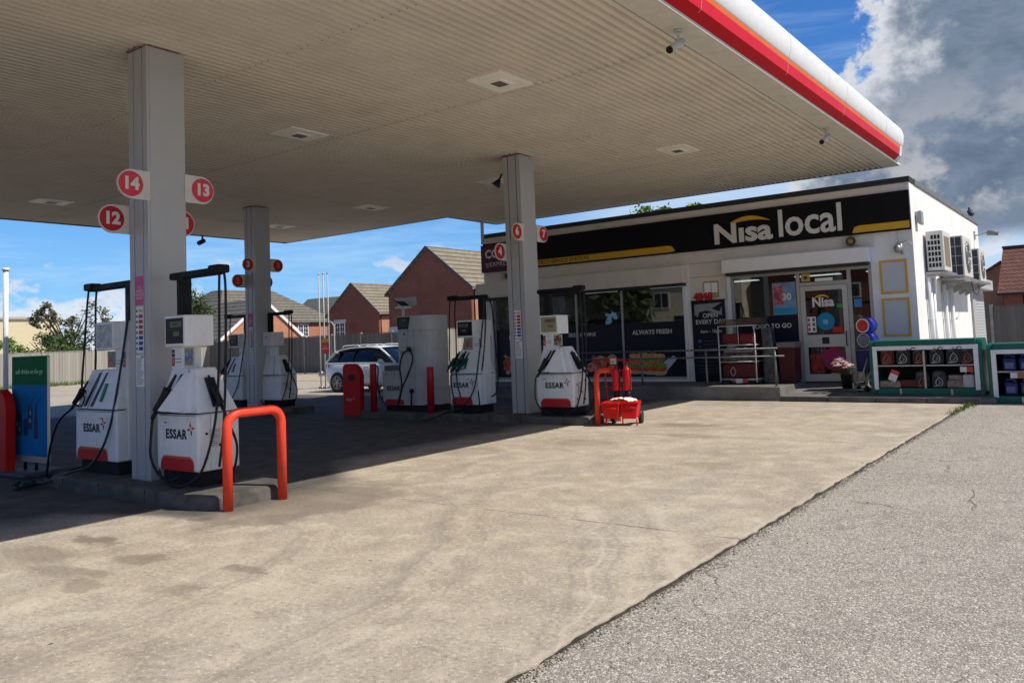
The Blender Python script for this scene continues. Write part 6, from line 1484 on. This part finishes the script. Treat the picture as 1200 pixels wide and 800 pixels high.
# house across the road behind the viewer: only its reflection shows in the shop windows
t = thing('cream_house', 'cream rendered house across the road, mirrored in the shop window', 'house', (-32, -34, 0))
b = MB(); b.box(-37.6, -27.5, -44, -34, 0, 7.2); b.build('wall', mat('house_cream_render', (.80, .72, .56), .8, var=.08, vscale=2), t, True)
b = MB(); b.hexa([(-38.1, -44.5, 7.2), (-27, -44.5, 7.2), (-27, -33.5, 7.2), (-38.1, -33.5, 7.2), (-37, -39.4, 10), (-28, -39.4, 10), (-28, -38.6, 10), (-37, -38.6, 10)]); b.build('roof', ROOFB, t, True)
for x in (-35.6, -30.2):
    for z in (.9, 3.9):
        b = MB(); b.box(x-.85, x+.85, -33.998, -33.93, z, z+1.6, mi=0); o = b.build('window', FASW, t, True); b = MB()
        for u in (-.70, .06): b.box(x+u, x+u+.64, -33.929, -33.915, z+.12, z+1.48)
        b.build('pane', MATS['house_pane'], o, True)
t = thing('brick_terrace', 'brick terrace across the road, mirrored in the shop entrance', 'house', (-20, -36, 0))
b = MB(); b.box(-26, -6, -44, -35, 0, 6.6); b.build('wall', BRICK, t, True)
b = MB(); b.hexa([(-26.3, -44.5, 6.6), (-5.5, -44.5, 6.6), (-5.5, -34.6, 6.6), (-26.3, -34.6, 6.6), (-26.3, -39.6, 9.6), (-5.5, -39.6, 9.6), (-5.5, -39.4, 9.6), (-26.3, -39.4, 9.6)]); b.build('roof', ROOFB, t, True)
for x in (-23, -18, -13, -9):
    for z in (1., 3.9):
        b = MB(); b.box(x-.6, x+.6, -34.998, -34.93, z, z+1.3, mi=0); o = b.build('window', FASW, t, True); b = MB(); b.box(x-.48, x+.48, -34.929, -34.915, z+.12, z+1.18); b.build('pane', MATS['house_pane'], o, True)

# ------------------------------------------------------------------ trees and bushes
def leaves(b, c, r, n, size, rng, mi=0, shell=.35, clumps=None):
    """n leaf faces gathered into clumps inside an ellipsoid"""
    c = Vector(c); r = Vector(r); cl = []
    for k in range(clumps or max(6, n//140)):
        while True:
            v = Vector((rng.uniform(-1, 1), rng.uniform(-1, 1), rng.uniform(-1, 1)))
            if shell < v.length < 1: break
        cl.append((v, rng.uniform(.12, .30)))
    for i in range(n):
        v, s = rng.choice(cl); p = v+Vector((rng.gauss(0, 1), rng.gauss(0, 1), rng.gauss(0, .8)))*s*.55
        q = c+Vector((p.x*r.x, p.y*r.y, p.z*r.z)); nn = Vector((rng.gauss(0, 1), rng.gauss(0, 1), rng.gauss(.6, 1))).normalized()
        u = nn.orthogonal().normalized(); w = nn.cross(u); a = rng.uniform(0, 6.28); s_ = size*rng.uniform(.6, 1.3)
        u2 = (u*math.cos(a)+w*math.sin(a))*s_; w2 = (w*math.cos(a)-u*math.sin(a))*s_*.55
        b.face([b.b.verts.new(q-u2), b.b.verts.new(q+w2-u2*.1), b.b.verts.new(q+u2), b.b.verts.new(q-w2-u2*.1)], mi)
def tree(name, label, x, y, h, crowns, leaf, n, size, trunk=.16, seed=1, cat='tree', group=None, limbs=6, clumps=None):
    rng = random.Random(seed); t = thing(name, label, cat, (x, y, 0), 0, group)
    b = MB(); hb = h*.35; b.tube([(0, 0, 0), (rng.uniform(-.1, .1), rng.uniform(-.1, .1), hb), (rng.uniform(-.2, .2), rng.uniform(-.2, .2), h*.8)], lambda k: trunk*(1-.75*k), 8)
    for k in range(limbs):
        c, r = crowns[k % len(crowns)]; a = rng.uniform(0, 6.28)
        e = Vector(c)+Vector((math.cos(a)*r[0]*.8, math.sin(a)*r[1]*.8, rng.uniform(-.1, .8)*r[2])); b.tube([(0, 0, hb*rng.uniform(.6, 1.3)), e*.5+Vector((0, 0, hb*.5)), e], lambda k: trunk*.45*(1-.85*k), 6)
    b.build('trunk', TREEBARK, t)
    b = MB()
    for c, r in crowns: leaves(b, c, r, n//len(crowns), size, rng, clumps=clumps)
    b.build('crown', leaf, t, recalc=False); return t
G_ = 'trees and bushes behind the pale fence'
tree('bush', 'dense green bush behind the pale fence at the extreme left', -54, 17.5, 3.2, [((0, 0, 2.0), (1.5, 1.6, 1.5))], LEAF, 5200, .11, seed=2, cat='bush', group=G_)
tree('bush', 'bright green bush behind the pale fence right of the dense one', -54, 20.8, 3., [((0, -.5, 1.8), (1.4, 1.5, 1.3)), ((0, 1.0, 1.5), (1.2, 1.2, 1.2))], LEAF3, 4600, .10, seed=3, cat='bush', group=G_)
tree('bush', 'dark low bush under the straggly tree behind the pale fence', -53, 23.6, 3.0, [((0, 0, 1.7), (1.4, 2.0, 1.4))], LEAF, 4800, .10, seed=4, cat='bush', group=G_)
tree('straggly_tree', 'straggly olive tree with bare twigs above the first dispenser head', -55, 25.5, 5.2, [((0, -.6, 3.0), (1.2, 1.5, 1.5)), ((0, 1.6, 3.4), (1.2, 1.3, 1.8)), ((0, -1.6, 4.1), (.7, .8, .9))], LEAF2, 3000, .10, seed=5, group=G_, limbs=22, clumps=22)
tree('leafy_tree', 'leafy tree rising between the nearest column and the second dispenser mast', -55, 34.3, 7.0, [((0, 0, 4.8), (1.4, 1.7, 1.9)), ((0, -.7, 3.0), (1.3, 1.5, 1.6))], LEAF, 7000, .10, seed=6, limbs=10)
tree('roof_tree', 'bright green tree showing over the shop roof', -16.9, 34, 7.2, [((0, 0, 6.55), (1.5, 1.4, .95)), ((1.6, 0, 6.45), (1.0, 1.2, .8)), ((-1.4, 0, 6.25), (1.3, 1.1, .85))], LEAF3, 6000, .11, seed=8, limbs=10)

for k, x in enumerate((-78, -71, -64.5, -58, -51.5, -45, -40)):  # unseen trees added so the shop windows do not mirror bright sky
    tree('sky_block_tree', 'dense dark unseen tree added to keep bright sky out of the shop windows, ' + ['farthest left of its row', 'second of its row from the left', 'third of its row from the left', 'fourth of its row from the left', 'fifth of its row from the left', 'sixth of its row from the left', 'nearest to the cream house'][k], x, -30-(k % 2)*2.5, 11, [((0, 0, 5.4), (4.7, 2.6, 5.4))], LEAF, 4200, .44, seed=20+k, trunk=.3, group='unseen trees added to block sky reflections')
